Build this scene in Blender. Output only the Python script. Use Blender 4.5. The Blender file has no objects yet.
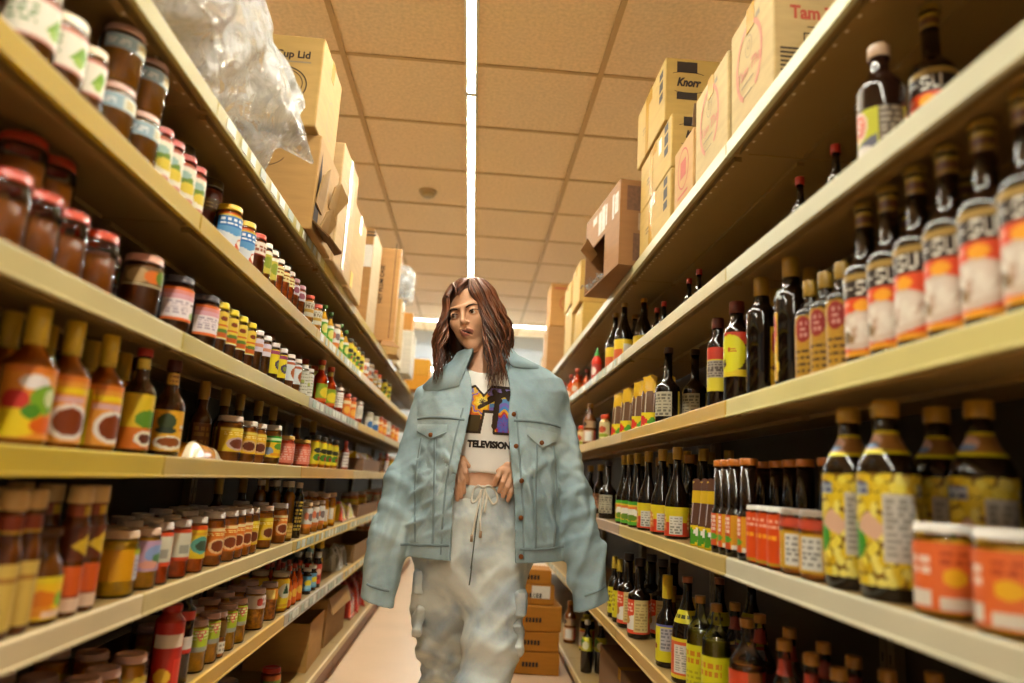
# a grocery aisle: shelving, jars and bottles, cartons and a woman walking
TUBE_S, WORLD_S, EXPO = 78., .08, 1.26
CAMROWS = [[0.9966, -0.057666, 0.058847], [0.068767, 0.188788, -0.979607], [0.04538, 0.980323, 0.192111]]
import bpy, math, random
import numpy as np
from mathutils import Vector, Matrix
from mathutils.bvhtree import BVHTree

SC = bpy.context.scene
COL = SC.collection
PI = math.pi
random.seed(7)
RNG = np.random.default_rng(7)


# ------------------------------------------------------------------ colour and materials
def lin(h):
    h = h.lstrip('#')
    c = [int(h[i:i + 2], 16) / 255 for i in (0, 2, 4)]
    return tuple(x / 12.92 if x <= .04045 else ((x + .055) / 1.055) ** 2.4 for x in c)


MATS = {}


def nodes_of(name):
    m = bpy.data.materials.new(name)
    m.use_nodes = True
    nt = m.node_tree
    return m, nt, nt.nodes['Principled BSDF']


def mat(hexc, rough=.5, var=.12, scale=40., metal=0., spec=.5, bump=0., bscale=200., name=None, coord='Object', stretch=None):
    """procedural paint, board or plastic: a base colour with a little noise in value, and optional noise bump"""
    key = (hexc, rough, var, scale, metal, spec, bump, bscale, name, stretch)
    if key in MATS:
        return MATS[key]
    m, nt, b = nodes_of(name or 'surface_' + hexc)
    b.inputs['Roughness'].default_value = rough
    b.inputs['Metallic'].default_value = metal
    b.inputs['Specular IOR Level'].default_value = spec
    tc = nt.nodes.new('ShaderNodeTexCoord')
    vec = tc.outputs[coord]
    if stretch:
        mp = nt.nodes.new('ShaderNodeMapping')
        mp.inputs['Scale'].default_value = stretch
        nt.links.new(vec, mp.inputs['Vector'])
        vec = mp.outputs['Vector']
    n = nt.nodes.new('ShaderNodeTexNoise')
    n.inputs['Scale'].default_value = scale
    n.inputs['Detail'].default_value = 3
    nt.links.new(vec, n.inputs['Vector'])
    r = nt.nodes.new('ShaderNodeValToRGB')
    c = lin(hexc)
    r.color_ramp.elements[0].position = .3
    r.color_ramp.elements[1].position = .7
    r.color_ramp.elements[0].color = (*[x * (1 - var) for x in c], 1)
    r.color_ramp.elements[1].color = (*[min(1, x * (1 + var)) for x in c], 1)
    nt.links.new(n.outputs['Fac'], r.inputs['Fac'])
    nt.links.new(r.outputs['Color'], b.inputs['Base Color'])
    if bump:
        n2 = nt.nodes.new('ShaderNodeTexNoise')
        n2.inputs['Scale'].default_value = bscale
        n2.inputs['Detail'].default_value = 2
        nt.links.new(vec, n2.inputs['Vector'])
        bp = nt.nodes.new('ShaderNodeBump')
        bp.inputs['Strength'].default_value = bump
        bp.inputs['Distance'].default_value = .002
        nt.links.new(n2.outputs['Fac'], bp.inputs['Height'])
        nt.links.new(bp.outputs['Normal'], b.inputs['Normal'])
    MATS[key] = m
    return m


def glass(hexc='ffffff', name='clear_glass', base=.03):
    """thin clear glass or film: see-through straight on, mirror-like at grazing angles"""
    key = ('glass', hexc, base)
    if key in MATS:
        return MATS[key]
    m = bpy.data.materials.new(name)
    m.use_nodes = True
    nt = m.node_tree
    nt.nodes.clear()
    out = nt.nodes.new('ShaderNodeOutputMaterial')
    t = nt.nodes.new('ShaderNodeBsdfTransparent')
    t.inputs['Color'].default_value = (*lin(hexc), 1)
    g = nt.nodes.new('ShaderNodeBsdfGlossy')
    g.inputs['Roughness'].default_value = .06
    f = nt.nodes.new('ShaderNodeFresnel')
    f.inputs['IOR'].default_value = 1.5
    mx = nt.nodes.new('ShaderNodeMixShader')
    nt.links.new(f.outputs['Fac'], mx.inputs['Fac'])
    nt.links.new(t.outputs['BSDF'], mx.inputs[1])
    nt.links.new(g.outputs['BSDF'], mx.inputs[2])
    nt.links.new(mx.outputs['Shader'], out.inputs['Surface'])
    MATS[key] = m
    return m


def film(name, hexc, clear, rough=.2, noise=8.):
    """cloudy plastic film: part see-through, part milky, shiny"""
    m = bpy.data.materials.new(name)
    m.use_nodes = True
    nt = m.node_tree
    b = nt.nodes['Principled BSDF']
    out = nt.nodes['Material Output']
    b.inputs['Base Color'].default_value = (*lin(hexc), 1)
    b.inputs['Roughness'].default_value = rough
    b.inputs['Specular IOR Level'].default_value = .8
    t = nt.nodes.new('ShaderNodeBsdfTransparent')
    mx = nt.nodes.new('ShaderNodeMixShader')
    tc = nt.nodes.new('ShaderNodeTexCoord')
    n = nt.nodes.new('ShaderNodeTexNoise')
    n.inputs['Scale'].default_value = noise
    n.inputs['Detail'].default_value = 4
    n.inputs['Distortion'].default_value = 1.5
    nt.links.new(tc.outputs['Object'], n.inputs['Vector'])
    mr = nt.nodes.new('ShaderNodeMapRange')
    mr.inputs['From Min'].default_value = .3
    mr.inputs['From Max'].default_value = .7
    mr.inputs['To Min'].default_value = min(.98, 1 - clear + .22)
    mr.inputs['To Max'].default_value = max(.02, 1 - clear - .22)
    nt.links.new(n.outputs['Fac'], mr.inputs['Value'])
    nt.links.new(mr.outputs['Result'], mx.inputs['Fac'])
    nt.links.new(t.outputs['BSDF'], mx.inputs[1])
    nt.links.new(b.outputs['BSDF'], mx.inputs[2])
    nt.links.new(mx.outputs['Shader'], out.inputs['Surface'])
    return m


def ink_mat(name='printed_label', rough=.42):
    m, nt, b = nodes_of(name)
    a = nt.nodes.new('ShaderNodeAttribute')
    a.attribute_name = 'ink'
    nt.links.new(a.outputs['Color'], b.inputs['Base Color'])
    b.inputs['Roughness'].default_value = rough
    return m


INK = ink_mat()


# ------------------------------------------------------------------ mesh helpers
def link(o, parent=None):
    COL.objects.link(o)
    if parent is not None:
        o.parent = parent
    return o


def mesh_obj(name, verts, faces, mats, parent=None, midx=None, smooth=True, ink=None, loc=None, rot=None):
    me = bpy.data.meshes.new(name)
    me.from_pydata([tuple(v) for v in verts], [], [tuple(f) for f in faces])
    for m in (mats if isinstance(mats, (list, tuple)) else [mats]):
        me.materials.append(m)
    if midx is not None:
        me.polygons.foreach_set('material_index', np.asarray(midx, dtype=np.int32))
    if ink is not None:
        at = me.color_attributes.new('ink', 'FLOAT_COLOR', 'CORNER')
        tot = np.empty(len(me.polygons), dtype=np.int32)
        me.polygons.foreach_get('loop_total', tot)
        c = np.repeat(np.asarray(ink, dtype=np.float32), tot, axis=0)
        c = np.concatenate([c, np.ones((len(c), 1), np.float32)], 1)
        at.data.foreach_set('color', c.ravel())
    me.polygons.foreach_set('use_smooth', np.full(len(me.polygons), smooth))
    me.update()
    o = bpy.data.objects.new(name, me)
    if loc is not None:
        o.location = loc
    if rot is not None:
        o.rotation_euler = rot
    return link(o, parent)


class MB:
    """collects shapes for ONE mesh object"""

    def __init__(s):
        s.v, s.f, s.m = [], [], []

    def add(s, v, f, mi=0):
        b = len(s.v)
        s.v += [tuple(p) for p in v]
        s.f += [tuple(i + b for i in q) for q in f]
        s.m += [mi] * len(f)
        return s

    def box(s, x0, x1, y0, y1, z0, z1, mi=0, bev=0.):
        if bev <= 0:
            v = [(x, y, z) for x in (x0, x1) for y in (y0, y1) for z in (z0, z1)]
            return s.add(v, [(0, 1, 3, 2), (4, 6, 7, 5), (0, 4, 5, 1), (2, 3, 7, 6), (0, 2, 6, 4), (1, 5, 7, 3)], mi)
        import bmesh
        bm = bmesh.new()
        bmesh.ops.create_cube(bm, size=1)
        for p in bm.verts:
            p.co = ((x0 + x1) / 2 + p.co.x * (x1 - x0), (y0 + y1) / 2 + p.co.y * (y1 - y0), (z0 + z1) / 2 + p.co.z * (z1 - z0))
        bmesh.ops.bevel(bm, geom=bm.edges[:], offset=bev, segments=2, affect='EDGES', profile=.5)
        bm.verts.index_update()
        s.add([p.co[:] for p in bm.verts], [[q.index for q in f.verts] for f in bm.faces], mi)
        bm.free()
        return s

    def lathe(s, prof, n=24, mi=0, c=(0, 0, 0)):
        v, f = lathe(prof, n)
        return s.add([(p[0] + c[0], p[1] + c[1], p[2] + c[2]) for p in v], f, mi)

    def tube(s, pts, r, n=6, mi=0, flat=1.):
        v, f = tube(pts, r, n, flat)
        return s.add(v, f, mi)

    def xform(s, M):
        s.v = [tuple(M @ Vector(p)) for p in s.v]
        return s

    def build(s, name, mats, parent=None, smooth=False, **k):
        return mesh_obj(name, s.v, s.f, mats, parent, s.m, smooth, **k)


def lathe(prof, n=24):
    v, f, rings = [], [], []
    for r, z in prof:
        if r < 1e-6:
            rings.append([len(v)])
            v.append((0, 0, z))
        else:
            rings.append(list(range(len(v), len(v) + n)))
            v += [(r * math.cos(2 * PI * i / n), r * math.sin(2 * PI * i / n), z) for i in range(n)]
    for a, b in zip(rings, rings[1:]):
        for i in range(n):
            j = (i + 1) % n
            if len(a) == 1 and len(b) == 1:
                continue
            if len(a) == 1:
                f.append((a[0], b[j], b[i]))
            elif len(b) == 1:
                f.append((a[i], a[j], b[0]))
            else:
                f.append((a[i], a[j], b[j], b[i]))
    return v, f


def tube(pts, r, n=6, flat=1.):
    """tube along pts; r a number or one per point; flat squashes it across one axis"""
    pts = [Vector(p) for p in pts]
    rs = r if isinstance(r, (list, tuple, np.ndarray)) else [r] * len(pts)
    v, f = [], []
    up = Vector((.13, .2, .97))
    for i, p in enumerate(pts):
        t = (pts[min(i + 1, len(pts) - 1)] - pts[max(i - 1, 0)]).normalized()
        a = t.cross(up)
        if a.length < 1e-4:
            a = t.cross(Vector((1, 0, 0)))
        a.normalize()
        b = t.cross(a).normalized()
        up = b.cross(t) if False else up
        for k in range(n):
            q = 2 * PI * k / n
            v.append(p + (a * math.cos(q) + b * math.sin(q) * flat) * rs[i])
    for i in range(len(pts) - 1):
        for k in range(n):
            j = (k + 1) % n
            f.append((i * n + k, i * n + j, (i + 1) * n + j, (i + 1) * n + k))
    f.append(tuple(range(n - 1, -1, -1)))
    e = (len(pts) - 1) * n
    f.append(tuple(range(e, e + n)))
    return v, f


def empty(name, loc=(0, 0, 0), rz=0.):
    o = bpy.data.objects.new(name, None)
    o.empty_display_size = .05
    o.location = loc
    o.rotation_euler = (0, 0, rz)
    return link(o)


def tag(o, label, cat, group=None, kind=None):
    o['label'] = label
    o['category'] = cat
    if group:
        o['group'] = group
    if kind:
        o['kind'] = kind
    return o


def structure(o):
    o['kind'] = 'structure'
    return o


def dup(root):
    r = root.copy()
    COL.objects.link(r)
    for ch in KIDS[root.name]:
        c = ch.copy()
        COL.objects.link(c)
        c.parent = r
        for g in KIDS.get(ch.name, ()):
            d = g.copy()
            COL.objects.link(d)
            d.parent = c
    return r


KIDS = {}


def remember(root):
    KIDS[root.name] = list(root.children)
    for c in root.children:
        KIDS[c.name] = list(c.children)


def text_mesh(s, size, m, parent, name, loc, rot, bold=0., sx=1., shear=0., align='CENTER'):
    cu = bpy.data.curves.new('lettering', 'FONT')
    cu.body = s
    cu.size = size
    cu.align_x = align
    cu.align_y = 'CENTER'
    cu.offset = bold
    cu.shear = shear
    cu.resolution_u = 3
    o = bpy.data.objects.new('lettering', cu)
    COL.objects.link(o)
    dg = bpy.context.evaluated_depsgraph_get()
    me = bpy.data.meshes.new_from_object(o.evaluated_get(dg))
    bpy.data.objects.remove(o)
    for v in me.vertices:
        v.co.x *= sx
    me.materials.clear()
    me.materials.append(m)
    ob = bpy.data.objects.new(name, me)
    ob.location = loc
    ob.rotation_euler = rot
    return link(ob, parent)


# ------------------------------------------------------------------ label art: a small raster painted in code
FONT = dict(N='10001 11001 10101 10011 10001 10001 10001', S='01111 10000 10000 01110 00001 00001 11110', U='10001 10001 10001 10001 10001 10001 01110',
            T='11111 00100 00100 00100 00100 00100 00100', E='11111 10000 10000 11110 10000 10000 11111', L='10000 10000 10000 10000 10000 10000 11111',
            V='10001 10001 10001 10001 10001 01010 00100', I='11111 00100 00100 00100 00100 00100 11111', O='01110 10001 10001 10001 10001 10001 01110')
FONT['-'] = '00000 00000 00000 11110 00000 00000 00000'
FONT[' '] = '00000 00000 00000 00000 00000 00000 00000'


def art(W, H, bg, *ops):
    """ops in label units, x to the right and y up, 0..1"""
    A = np.zeros((H, W, 3), np.float32)
    A[:] = lin(bg)
    X, Y = np.meshgrid((np.arange(W) + .5) / W, (np.arange(H) + .5) / H)
    for op in ops:
        k = op[0]
        if k == 'r':
            _, x0, y0, x1, y1, c = op
            A[(X >= x0) & (X < x1) & (Y >= y0) & (Y < y1)] = lin(c)
        elif k == 'e':
            _, cx, cy, rx, ry, c = op
            A[((X - cx) / rx) ** 2 + ((Y - cy) / ry) ** 2 < 1] = lin(c)
        elif k == 'p':
            _, pts, c = op
            ins = np.zeros_like(X, bool)
            for (xa, ya), (xb, yb) in zip(pts, pts[1:] + pts[:1]):
                cond = ((ya > Y) != (yb > Y)) & (X < (xb - xa) * (Y - ya) / ((yb - ya) if yb != ya else 1e-9) + xa)
                ins ^= cond
            A[ins] = lin(c)
        elif k == 's':
            _, x0, y0, x1, y1, n, rad, cs, seed = op
            g = np.random.default_rng(seed)
            for _i in range(n):
                cx, cy, q = g.uniform(x0, x1), g.uniform(y0, y1), rad * g.uniform(.6, 1.3)
                A[((X - cx) / q) ** 2 + ((Y - cy) / (q * W / H)) ** 2 < 1] = lin(cs[int(g.integers(len(cs)))])
        elif k == 'k':          # packed kernels: each pixel takes the colour of its nearest centre, darker where two meet
            _, x0, y0, x1, y1, nx, ny, cs, edge, seed = op
            g = np.random.default_rng(seed)
            cx = (np.arange(nx)[None, :] + .5 + g.uniform(-.32, .32, (ny, nx)) + .5 * (np.arange(ny)[:, None] % 2)) / nx
            cy = (np.arange(ny)[:, None] + .5 + g.uniform(-.3, .3, (ny, nx))) / ny
            ci = g.integers(len(cs), size=nx * ny)
            dd = np.sqrt(((X[..., None] - (x0 + (x1 - x0) * cx.ravel())) * nx) ** 2 + ((Y[..., None] - (y0 + (y1 - y0) * cy.ravel())) * ny) ** 2)
            best = dd.argmin(-1)
            dm = dd.min(-1)
            pal = np.array([lin(c) for c in cs], np.float32)[ci[best]]
            pal[dm > .56] = lin(edge)
            sel_ = (X >= x0) & (X < x1) & (Y >= y0) & (Y < y1)
            A[sel_] = pal[sel_]
        elif k == 'l':          # rows of fine print: short dashes
            _, x0, y0, x1, y1, n, c, seed = op
            g = np.random.default_rng(seed)
            for i in range(n):
                yy = y1 - (i + .5) * (y1 - y0) / n
                x = x0
                while x < x1:
                    w = g.uniform(.06, .16)
                    A[(X >= x) & (X < min(x + w, x1)) & (abs(Y - yy) < (y1 - y0) / n * .28)] = lin(c)
                    x += w + .05
        elif k == 't':
            _, x0, y0, x1, y1, s, c = op
            n = len(s) * 6 - 1
            for i, ch in enumerate(s):
                rows = FONT[ch].split()
                for ry in range(7):
                    for rx in range(5):
                        if rows[ry][rx] == '1':
                            xa = x0 + (i * 6 + rx) / n * (x1 - x0)
                            ya = y1 - (ry + 1) / 7 * (y1 - y0)
                            A[(X >= xa) & (X < xa + (x1 - x0) / n) & (Y >= ya) & (Y < ya + (y1 - y0) / 7)] = lin(c)
    return A


def label_mesh(name, prof, z0, z1, A, parent, span=2 * PI * .94, off=.0006, rep=2):
    H, W = A.shape[:2]
    # narrow the profile to its outer wall
    pr = [(r, z) for r, z in prof if r > 0]
    zs = [z for r, z in pr]
    rs = [r for r, z in pr]
    for i in range(1, len(zs)):
        if zs[i] <= zs[i - 1]:
            zs[i] = zs[i - 1] + 1e-6
    N = W * rep
    v, f, ink = [], [], []
    for j in range(H + 1):
        z = z0 + (z1 - z0) * j / H
        r = float(np.interp(z, zs, rs)) + off
        for i in range(N + 1):
            a = -PI / 2 + (i / N - .5 / rep) * span
            v.append((r * math.cos(a), r * math.sin(a), z))
    bare = np.array(lin('ff00fe'), np.float32)            # no paper here: the glass shows
    for j in range(H):
        for i in range(N):
            if np.abs(A[j, i % W] - bare).max() < 1e-3:
                continue
            b = j * (N + 1) + i
            f.append((b, b + 1, b + N + 2, b + N + 1))
            ink.append(A[j, i % W])
    return mesh_obj(name, v, f, INK, parent, None, True, ink)

# ------------------------------------------------------------------ jars, bottles and pouches
GLASS = glass()
DARKGLASS = mat('1a0d05', .07, .1, name='dark_bottle_glass', spec=.6)


def jar_prof(h, r, nk=.86, sh=.80):
    return [(0, 0), (r * .9, 0), (r, .05 * h), (r, (sh - .1) * h), (r * .985, (sh - .03) * h), (r * (nk + .04), (sh + .045) * h), (r * nk, (sh + .06) * h), (r * nk, .95 * h), (0, .95 * h)]


def bottle_prof(h, r, fb=.55, fs=.75, rn=.36, lip=.96):
    p = [(0, 0), (r * .9, 0), (r, .02 * h), (r, fb * h)]
    for i in range(1, 7):
        t = i / 6
        e = .5 - .5 * math.cos(PI * t)
        p.append((r * (1 - e) + r * rn * e, (fb + (fs - fb) * t) * h))
    p += [(r * rn * .94, lip * h), (0, lip * h)]
    return p


def lid_prof(r, z0, z1):
    return [(r * .97, z0), (r * 1.03, z0), (r * 1.03, z0 + (z1 - z0) * .25), (r, z0 + (z1 - z0) * .3), (r, z1 - .0025), (r * .96, z1), (r * .8, z1), (r * .77, z1 - .0012), (0, z1 - .0012)]


def make_jar(k):
    h, r = k['h'], k['r']
    root = empty(k['nm'])
    nk, sh = k.get('nk', .88), k.get('sh', .82)
    pr = jar_prof(h, r, nk, sh)
    v, f = lathe(pr, 24)
    mesh_obj('glass', v, f, GLASS, root)
    fill = k.get('full', .84)
    inner = [(max(0, rr - .0022), max(.003, min(z, fill * h))) for rr, z in pr if z < fill * h] + [(max(0, float(np.interp(fill * h, [z for _, z in pr[1:]], [q for q, _ in pr[1:]])) - .0022), fill * h), (0, fill * h)]
    v, f = lathe(inner, 20)
    mesh_obj('contents', v, f, mat(k['fill'], .3, k.get('chunk', .18), k.get('cs', 60), name='food_' + k['fill']), root)
    v, f = lathe(lid_prof(r * (nk + .03), (sh + .06) * h, h), 24)
    mesh_obj('lid', v, f, mat(k['lid'], k.get('lr', .35), .05, name='lid_' + k['lid']), root)
    for z0, z1, A in k['lab']:
        label_mesh('label', pr, z0 * h, z1 * h, A, root, rep=k.get('rep', 2))
    return root


def make_bottle(k):
    h, r = k['h'], k['r']
    root = empty(k['nm'])
    pr = bottle_prof(h, r, k.get('fb', .55), k.get('fs', .75), k.get('rn', .36))
    v, f = lathe(pr, 24)
    if 'fill' in k:
        mesh_obj('glass', v, f, GLASS, root)
        lv = k.get('full', .8) * h
        zz = [z for _, z in pr[1:-1]]
        rr = [q for q, _ in pr[1:-1]]
        inner = [(max(0, q - .002), max(.004, z)) for q, z in pr if z < lv] + [(float(np.interp(lv, zz, rr)) - .002, lv), (0, lv)]
        v, f = lathe(inner, 20)
        mesh_obj('contents', v, f, mat(k['fill'], .12, .12, 30, name='liquid_' + k['fill']), root)
    else:
        mesh_obj('glass', v, f, mat(k['dark'], .07, .1, name='bottle_glass_' + k['dark'], spec=.6) if 'dark' in k else DARKGLASS, root)
    rn = r * k.get('rn', .36)
    ch, cr = k.get('ch', .05) * h, rn * k.get('cr', 1.18)
    c0 = h - ch
    mb = MB()
    mb.lathe([(cr * .98, c0), (cr, c0 + .001), (cr, h - .002), (cr * .93, h), (0, h)], 20)
    if k.get('ring'):
        mb.lathe([(cr * .98, c0 - .006), (cr * 1.04, c0 - .005), (cr * 1.04, c0 - .002), (cr * .9, c0 - .001)], 20)
    mb.build('cap', mat(k['cap'], k.get('capr', .4), .06, name='cap_' + k['cap']), root, True)
    for z0, z1, A in k['lab']:
        label_mesh('neck_label' if z0 > k.get('fs', .75) - .02 else 'label', pr, z0 * h, z1 * h, A, root, rep=k.get('rep', 2))
    return root


def make_squeeze(k):
    """squeeze bottle with a long pointed nozzle"""
    h, r = k['h'], k['r']
    root = empty(k['nm'])
    pr = [(0, 0), (r * .92, 0), (r, .03 * h), (r, .55 * h), (r * .9, .66 * h), (r * .5, .74 * h), (r * .42, .78 * h), (0, .78 * h)]
    v, f = lathe(pr, 24)
    mesh_obj('bottle_body', v, f, mat(k['fill'], .25, .1, name='squeeze_' + k['fill']), root)
    v, f = lathe([(r * .55, .75 * h), (r * .55, .82 * h), (r * .3, .86 * h), (r * .12, h), (0, h)], 18)
    mesh_obj('nozzle', v, f, mat(k['cap'], .4, .05, name='cap_' + k['cap']), root)
    for z0, z1, A in k['lab']:
        label_mesh('label', pr, z0 * h, z1 * h, A, root)
    return root


def make_pouch(k):
    """upright gusseted bag: broad foot, crimped flat top with a wavy edge"""
    h, w = k['h'], k['r']
    root = empty(k['nm'])
    A = k['art']
    H, W = A.shape[:2]
    g = np.random.default_rng(k.get('seed', 1))
    ph = g.uniform(0, 6, 4)
    v, f, ink = [], [], []
    N = W * 2
    for j in range(H + 1):
        t = j / H
        rx = w * (1 - .12 * t) * (1 + .03 * math.sin(9 * t + ph[0]))
        ry = max(.0022, w * .8 * (1 - t) ** .7 + .002)
        for i in range(N):
            a = -PI + 2 * PI * i / N
            c, s = math.cos(a), math.sin(a)
            c = math.copysign(abs(c) ** .7, c)
            s = math.copysign(abs(s) ** .7, s)
            q = 1 + .05 * math.sin(5 * a + ph[1] + 4 * t) * (1 - t)
            v.append((rx * c * q, ry * s * q, h * t + (.006 * math.sin(3 * c + ph[2]) if j == H else 0)))
    for j in range(H):
        for i in range(N):
            b, c = j * N + i, j * N + (i + 1) % N
            f.append((b, c, c + N, b + N))
            ink.append(A[j, i % W])
    v.append((0, 0, .001))
    for i in range(N):
        f.append((i, len(v) - 1, (i + 1) % N))
        ink.append(A[0, 0])
    mesh_obj('pouch', v, f, ink_mat('printed_film', .18), root, None, True, ink)
    mb = MB().box(-w * .86, w * .86, -.0032, .0032, h * .955, h * .985, 0, .001)
    mb.build('crimped_seal', mat(k['cap'], .3, .1, 60, name='seal_' + k['cap']), root)
    return root


KK = {}


def K(name, nm, cat, desc, mk=make_jar, **k):
    k.update(nm=nm, cat=cat, desc=desc, mk=mk)
    KK[name] = k


W_, Y_, R_, O_, G_, B_ = 'e8dcc0', 'e8c020', 'c02818', 'e07818', '4a9028', '2868b0'


# --- art used by several kinds
def circ_art(bg, ring='f0e8e0', dot='5a2410', band='f4e4d0', W=36, H=36, top=None):
    return art(W, H, bg, ('r', 0, .86, 1, .97, band), ('l', .1, .68, .9, .82, 2, 'fff0a0', 3), ('e', .5, .33, .30, .27, ring), ('e', .5, .33, .22, .2, dot), *( [('r', 0, 0, .16, 1, top)] if top else []))


def fine(bg, ink_, W=24, H=24, n=7, seed=1, *more):
    return art(W, H, bg, ('l', .08, .08, .92, .92, n, ink_, seed), *more)


# ---------------- left, second shelf down
K('leafjar', 'pickle_jar', 'jar', 'white-labelled pickle jar with green leaf', h=.128, r=.036, lid='e0c8a8', fill='9c5e14', lab=[(.28, .80, art(36, 30, 'ece6d8', ('r', 0, .9, 1, 1, 'c88070'), ('r', 0, 0, 1, .06, 'c88070'), ('p', [(.55, .3), (.75, .75), (.92, .6), (.82, .28)], '78a838'), ('e', .72, .3, .1, .12, '9cc050'), ('l', .08, .3, .45, .8, 4, '7a9a60', 2)))])
K('leafsmall', 'pickle_jar', 'jar', 'smaller white-labelled pickle jar with green leaf', h=.118, r=.025, lid='e0c8a8', fill='9c5e14', lab=[(.28, .80, art(36, 30, 'ece6d8', ('r', 0, .9, 1, 1, 'c88070'), ('r', 0, 0, 1, .06, 'c88070'), ('p', [(.55, .3), (.75, .75), (.92, .6), (.82, .28)], '78a838'), ('e', .72, .3, .1, .12, '9cc050'), ('l', .08, .3, .45, .8, 4, '7a9a60', 2)))])
K('amberjar', 'sauce_jar', 'jar', 'amber sauce jar with pale blue collar', h=.111, r=.037, lid='c89c88', fill='b0730f', chunk=.08, lab=[(.55, .80, art(36, 14, '9cb4c0', ('r', .5, .1, .95, .9, 'd8d8c8'), ('l', .56, .2, .92, .8, 2, 'd0b040', 4), ('l', .05, .2, .4, .7, 2, 'e8e8e8', 5)))])
K('redpic', 'relish_jar', 'jar', 'small red-lidded relish jar with picture label', h=.118, r=.026, lid='a83020', fill='b04714', lab=[(.12, .80, art(22, 30, 'e8e2d0', ('r', 0, .92, 1, 1, 'c06858'), ('r', 0, 0, 1, .06, 'c06858'), ('r', 0, 0, .06, 1, 'c05040'), ('e', .45, .5, .26, .22, '6a8a30'), ('e', .55, .35, .28, .16, 'd8c040'), ('e', .4, .7, .2, .1, '9ab8b0')))])
K('bigjar', 'preserve_jar', 'jar', 'tall dark brown preserve jar', h=.205, r=.042, lid='4a3a18', fill='73280a', full=.86, lab=[(.55, .72, art(20, 10, '6a4a1c', ('l', .1, .2, .9, .8, 2, '9a7a3a', 1)))])
K('bluejar', 'sauce_jar', 'jar', 'yellow-lidded jar with blue label', h=.128, r=.034, lid='d0a818', fill='e1610f', lab=[(.12, .78, art(34, 34, 'd8dce0', ('r', 0, .55, 1, .98, '2870b8'), ('r', 0, .93, 1, 1, 'd8b030'), ('p', [(0, .5), (.5, .35), (1, .55), (1, .62), (0, .62)], '5a98cc'), ('p', [(.5, 0), (.62, .3), (1, .35), (1, 0)], 'c85018'), ('e', .75, .16, .16, .12, 'e8e0d0'), ('l', .1, .65, .8, .9, 2, 'e8f0f8', 6)))])
K('chocjar', 'sauce_jar', 'jar', 'red-lidded brown sauce jar with white collar', h=.13, r=.03, lid='b83820', fill='99420f', lab=[(.50, .80, art(24, 14, 'e4d8c8', ('r', 0, 0, 1, .1, 'b04830'), ('l', .15, .25, .85, .8, 2, 'a05a40', 3)))])
K('thinjar', 'pickle_jar', 'jar', 'slim white-lidded jar with yellow label', h=.126, r=.021, lid='e0d8cc', fill='c56b14', lab=[(.25, .8, art(16, 20, 'c8b848', ('e', .5, .5, .3, .25, '8a9a30'), ('r', 0, .85, 1, 1, 'e8e4d0')))])
K('orangejar', 'chutney_jar', 'jar', 'slim white-lidded jar of orange chutney', h=.122, r=.021, lid='dcd0c4', fill='f0700a', chunk=.35, lab=[(.55, .8, art(16, 12, 'e0d090', ('l', .1, .2, .9, .8, 2, 'a07030', 1)))])
K('pinkchunk', 'pickle_jar', 'jar', 'pink-lidded jar of chunky brown pickle', h=.118, r=.027, lid='c890a0', fill='cc661e', chunk=.45, lab=[(.5, .8, art(20, 14, 'e4dce4', ('e', .5, .5, .2, .3, 'a86078'), ('l', .05, .1, .3, .9, 3, '806080', 4)))])
K('mixjar', 'relish_jar', 'jar', 'red-lidded jar of orange relish', h=.12, r=.024, lid='c04028', fill='f0991e', chunk=.3, lab=[(.3, .78, art(18, 18, 'd8d0b8', ('r', .0, .3, 1, .5, 'c8a040'), ('l', .1, .55, .9, .9, 3, '8a7a60', 8)))])
K('darkgreen', 'preserve_jar', 'jar', 'dark preserve jar with green and white label', h=.19, r=.03, lid='30301c', fill='5e350f', lab=[(.4, .75, art(20, 20, 'd8d8c0', ('r', 0, .3, .6, .8, '5a9a30')))])
K('greenbot', 'sauce_bottle', 'bottle', 'small green-labelled sauce bottle', make_bottle, h=.15, r=.018, fb=.6, fs=.78, rn=.5, cap='4a7a28', ch=.1, fill='f0b833', lab=[(.08, .58, art(14, 20, '5aa030', ('e', .5, .5, .3, .25, 'e0d870'), ('r', 0, .85, 1, 1, 'e8e8d8')))])
K('yelblack', 'mustard_jar', 'jar', 'black-lidded mustard jar with yellow label', h=.135, r=.024, lid='3a342c', fill='f09914', lab=[(.12, .8, art(20, 26, 'e0cc28', ('e', .5, .62, .3, .12, '2a2a1c'), ('e', .5, .3, .3, .16, '4a8028'), ('e', .6, .26, .12, .1, 'a03020')))])
# ---------------- left, third shelf down
K('tallred', 'sauce_jar', 'jar', 'clear red-lidded jar of brown sauce', h=.1125, r=.037, lid='b83c1c', fill='c5751e', full=.62, chunk=.08, sh=.8, nk=.9, lr=.25, lab=[])
K('picjar', 'sauce_jar', 'jar', 'pale-lidded brown jar with vegetable-picture collar', h=.128, r=.038, lid='c8907c', fill='73380a', chunk=.08, lab=[(.5, .80, art(40, 18, '6a5030', ('e', .3, .5, .2, .4, 'b09060'), ('e', .55, .5, .16, .35, 'd06818'), ('e', .75, .55, .16, .35, '5a7a28'), ('r', 0, 0, 1, .08, 'd8c8a0')))])
K('pinkwhite', 'sauce_jar', 'jar', 'black-lidded jar with pink and white label', h=.132, r=.036, lid='4a4650', fill='5e2e0a', chunk=.06, lab=[(.24, .80, art(40, 34, 'e8dce0', ('r', 0, .9, 1, 1, 'e07030'), ('r', 0, 0, 1, .1, 'e07030'), ('r', 0, .66, 1, .9, 'd8a0b0'), ('r', 0, .78, 1, .9, 'd88880'), ('e', .75, .2, .12, .12, '7aa030'), ('l', .1, .2, .55, .6, 5, 'b0a0b0', 7), ('r', .62, .5, .95, .56, '6a4048')))])
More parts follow.
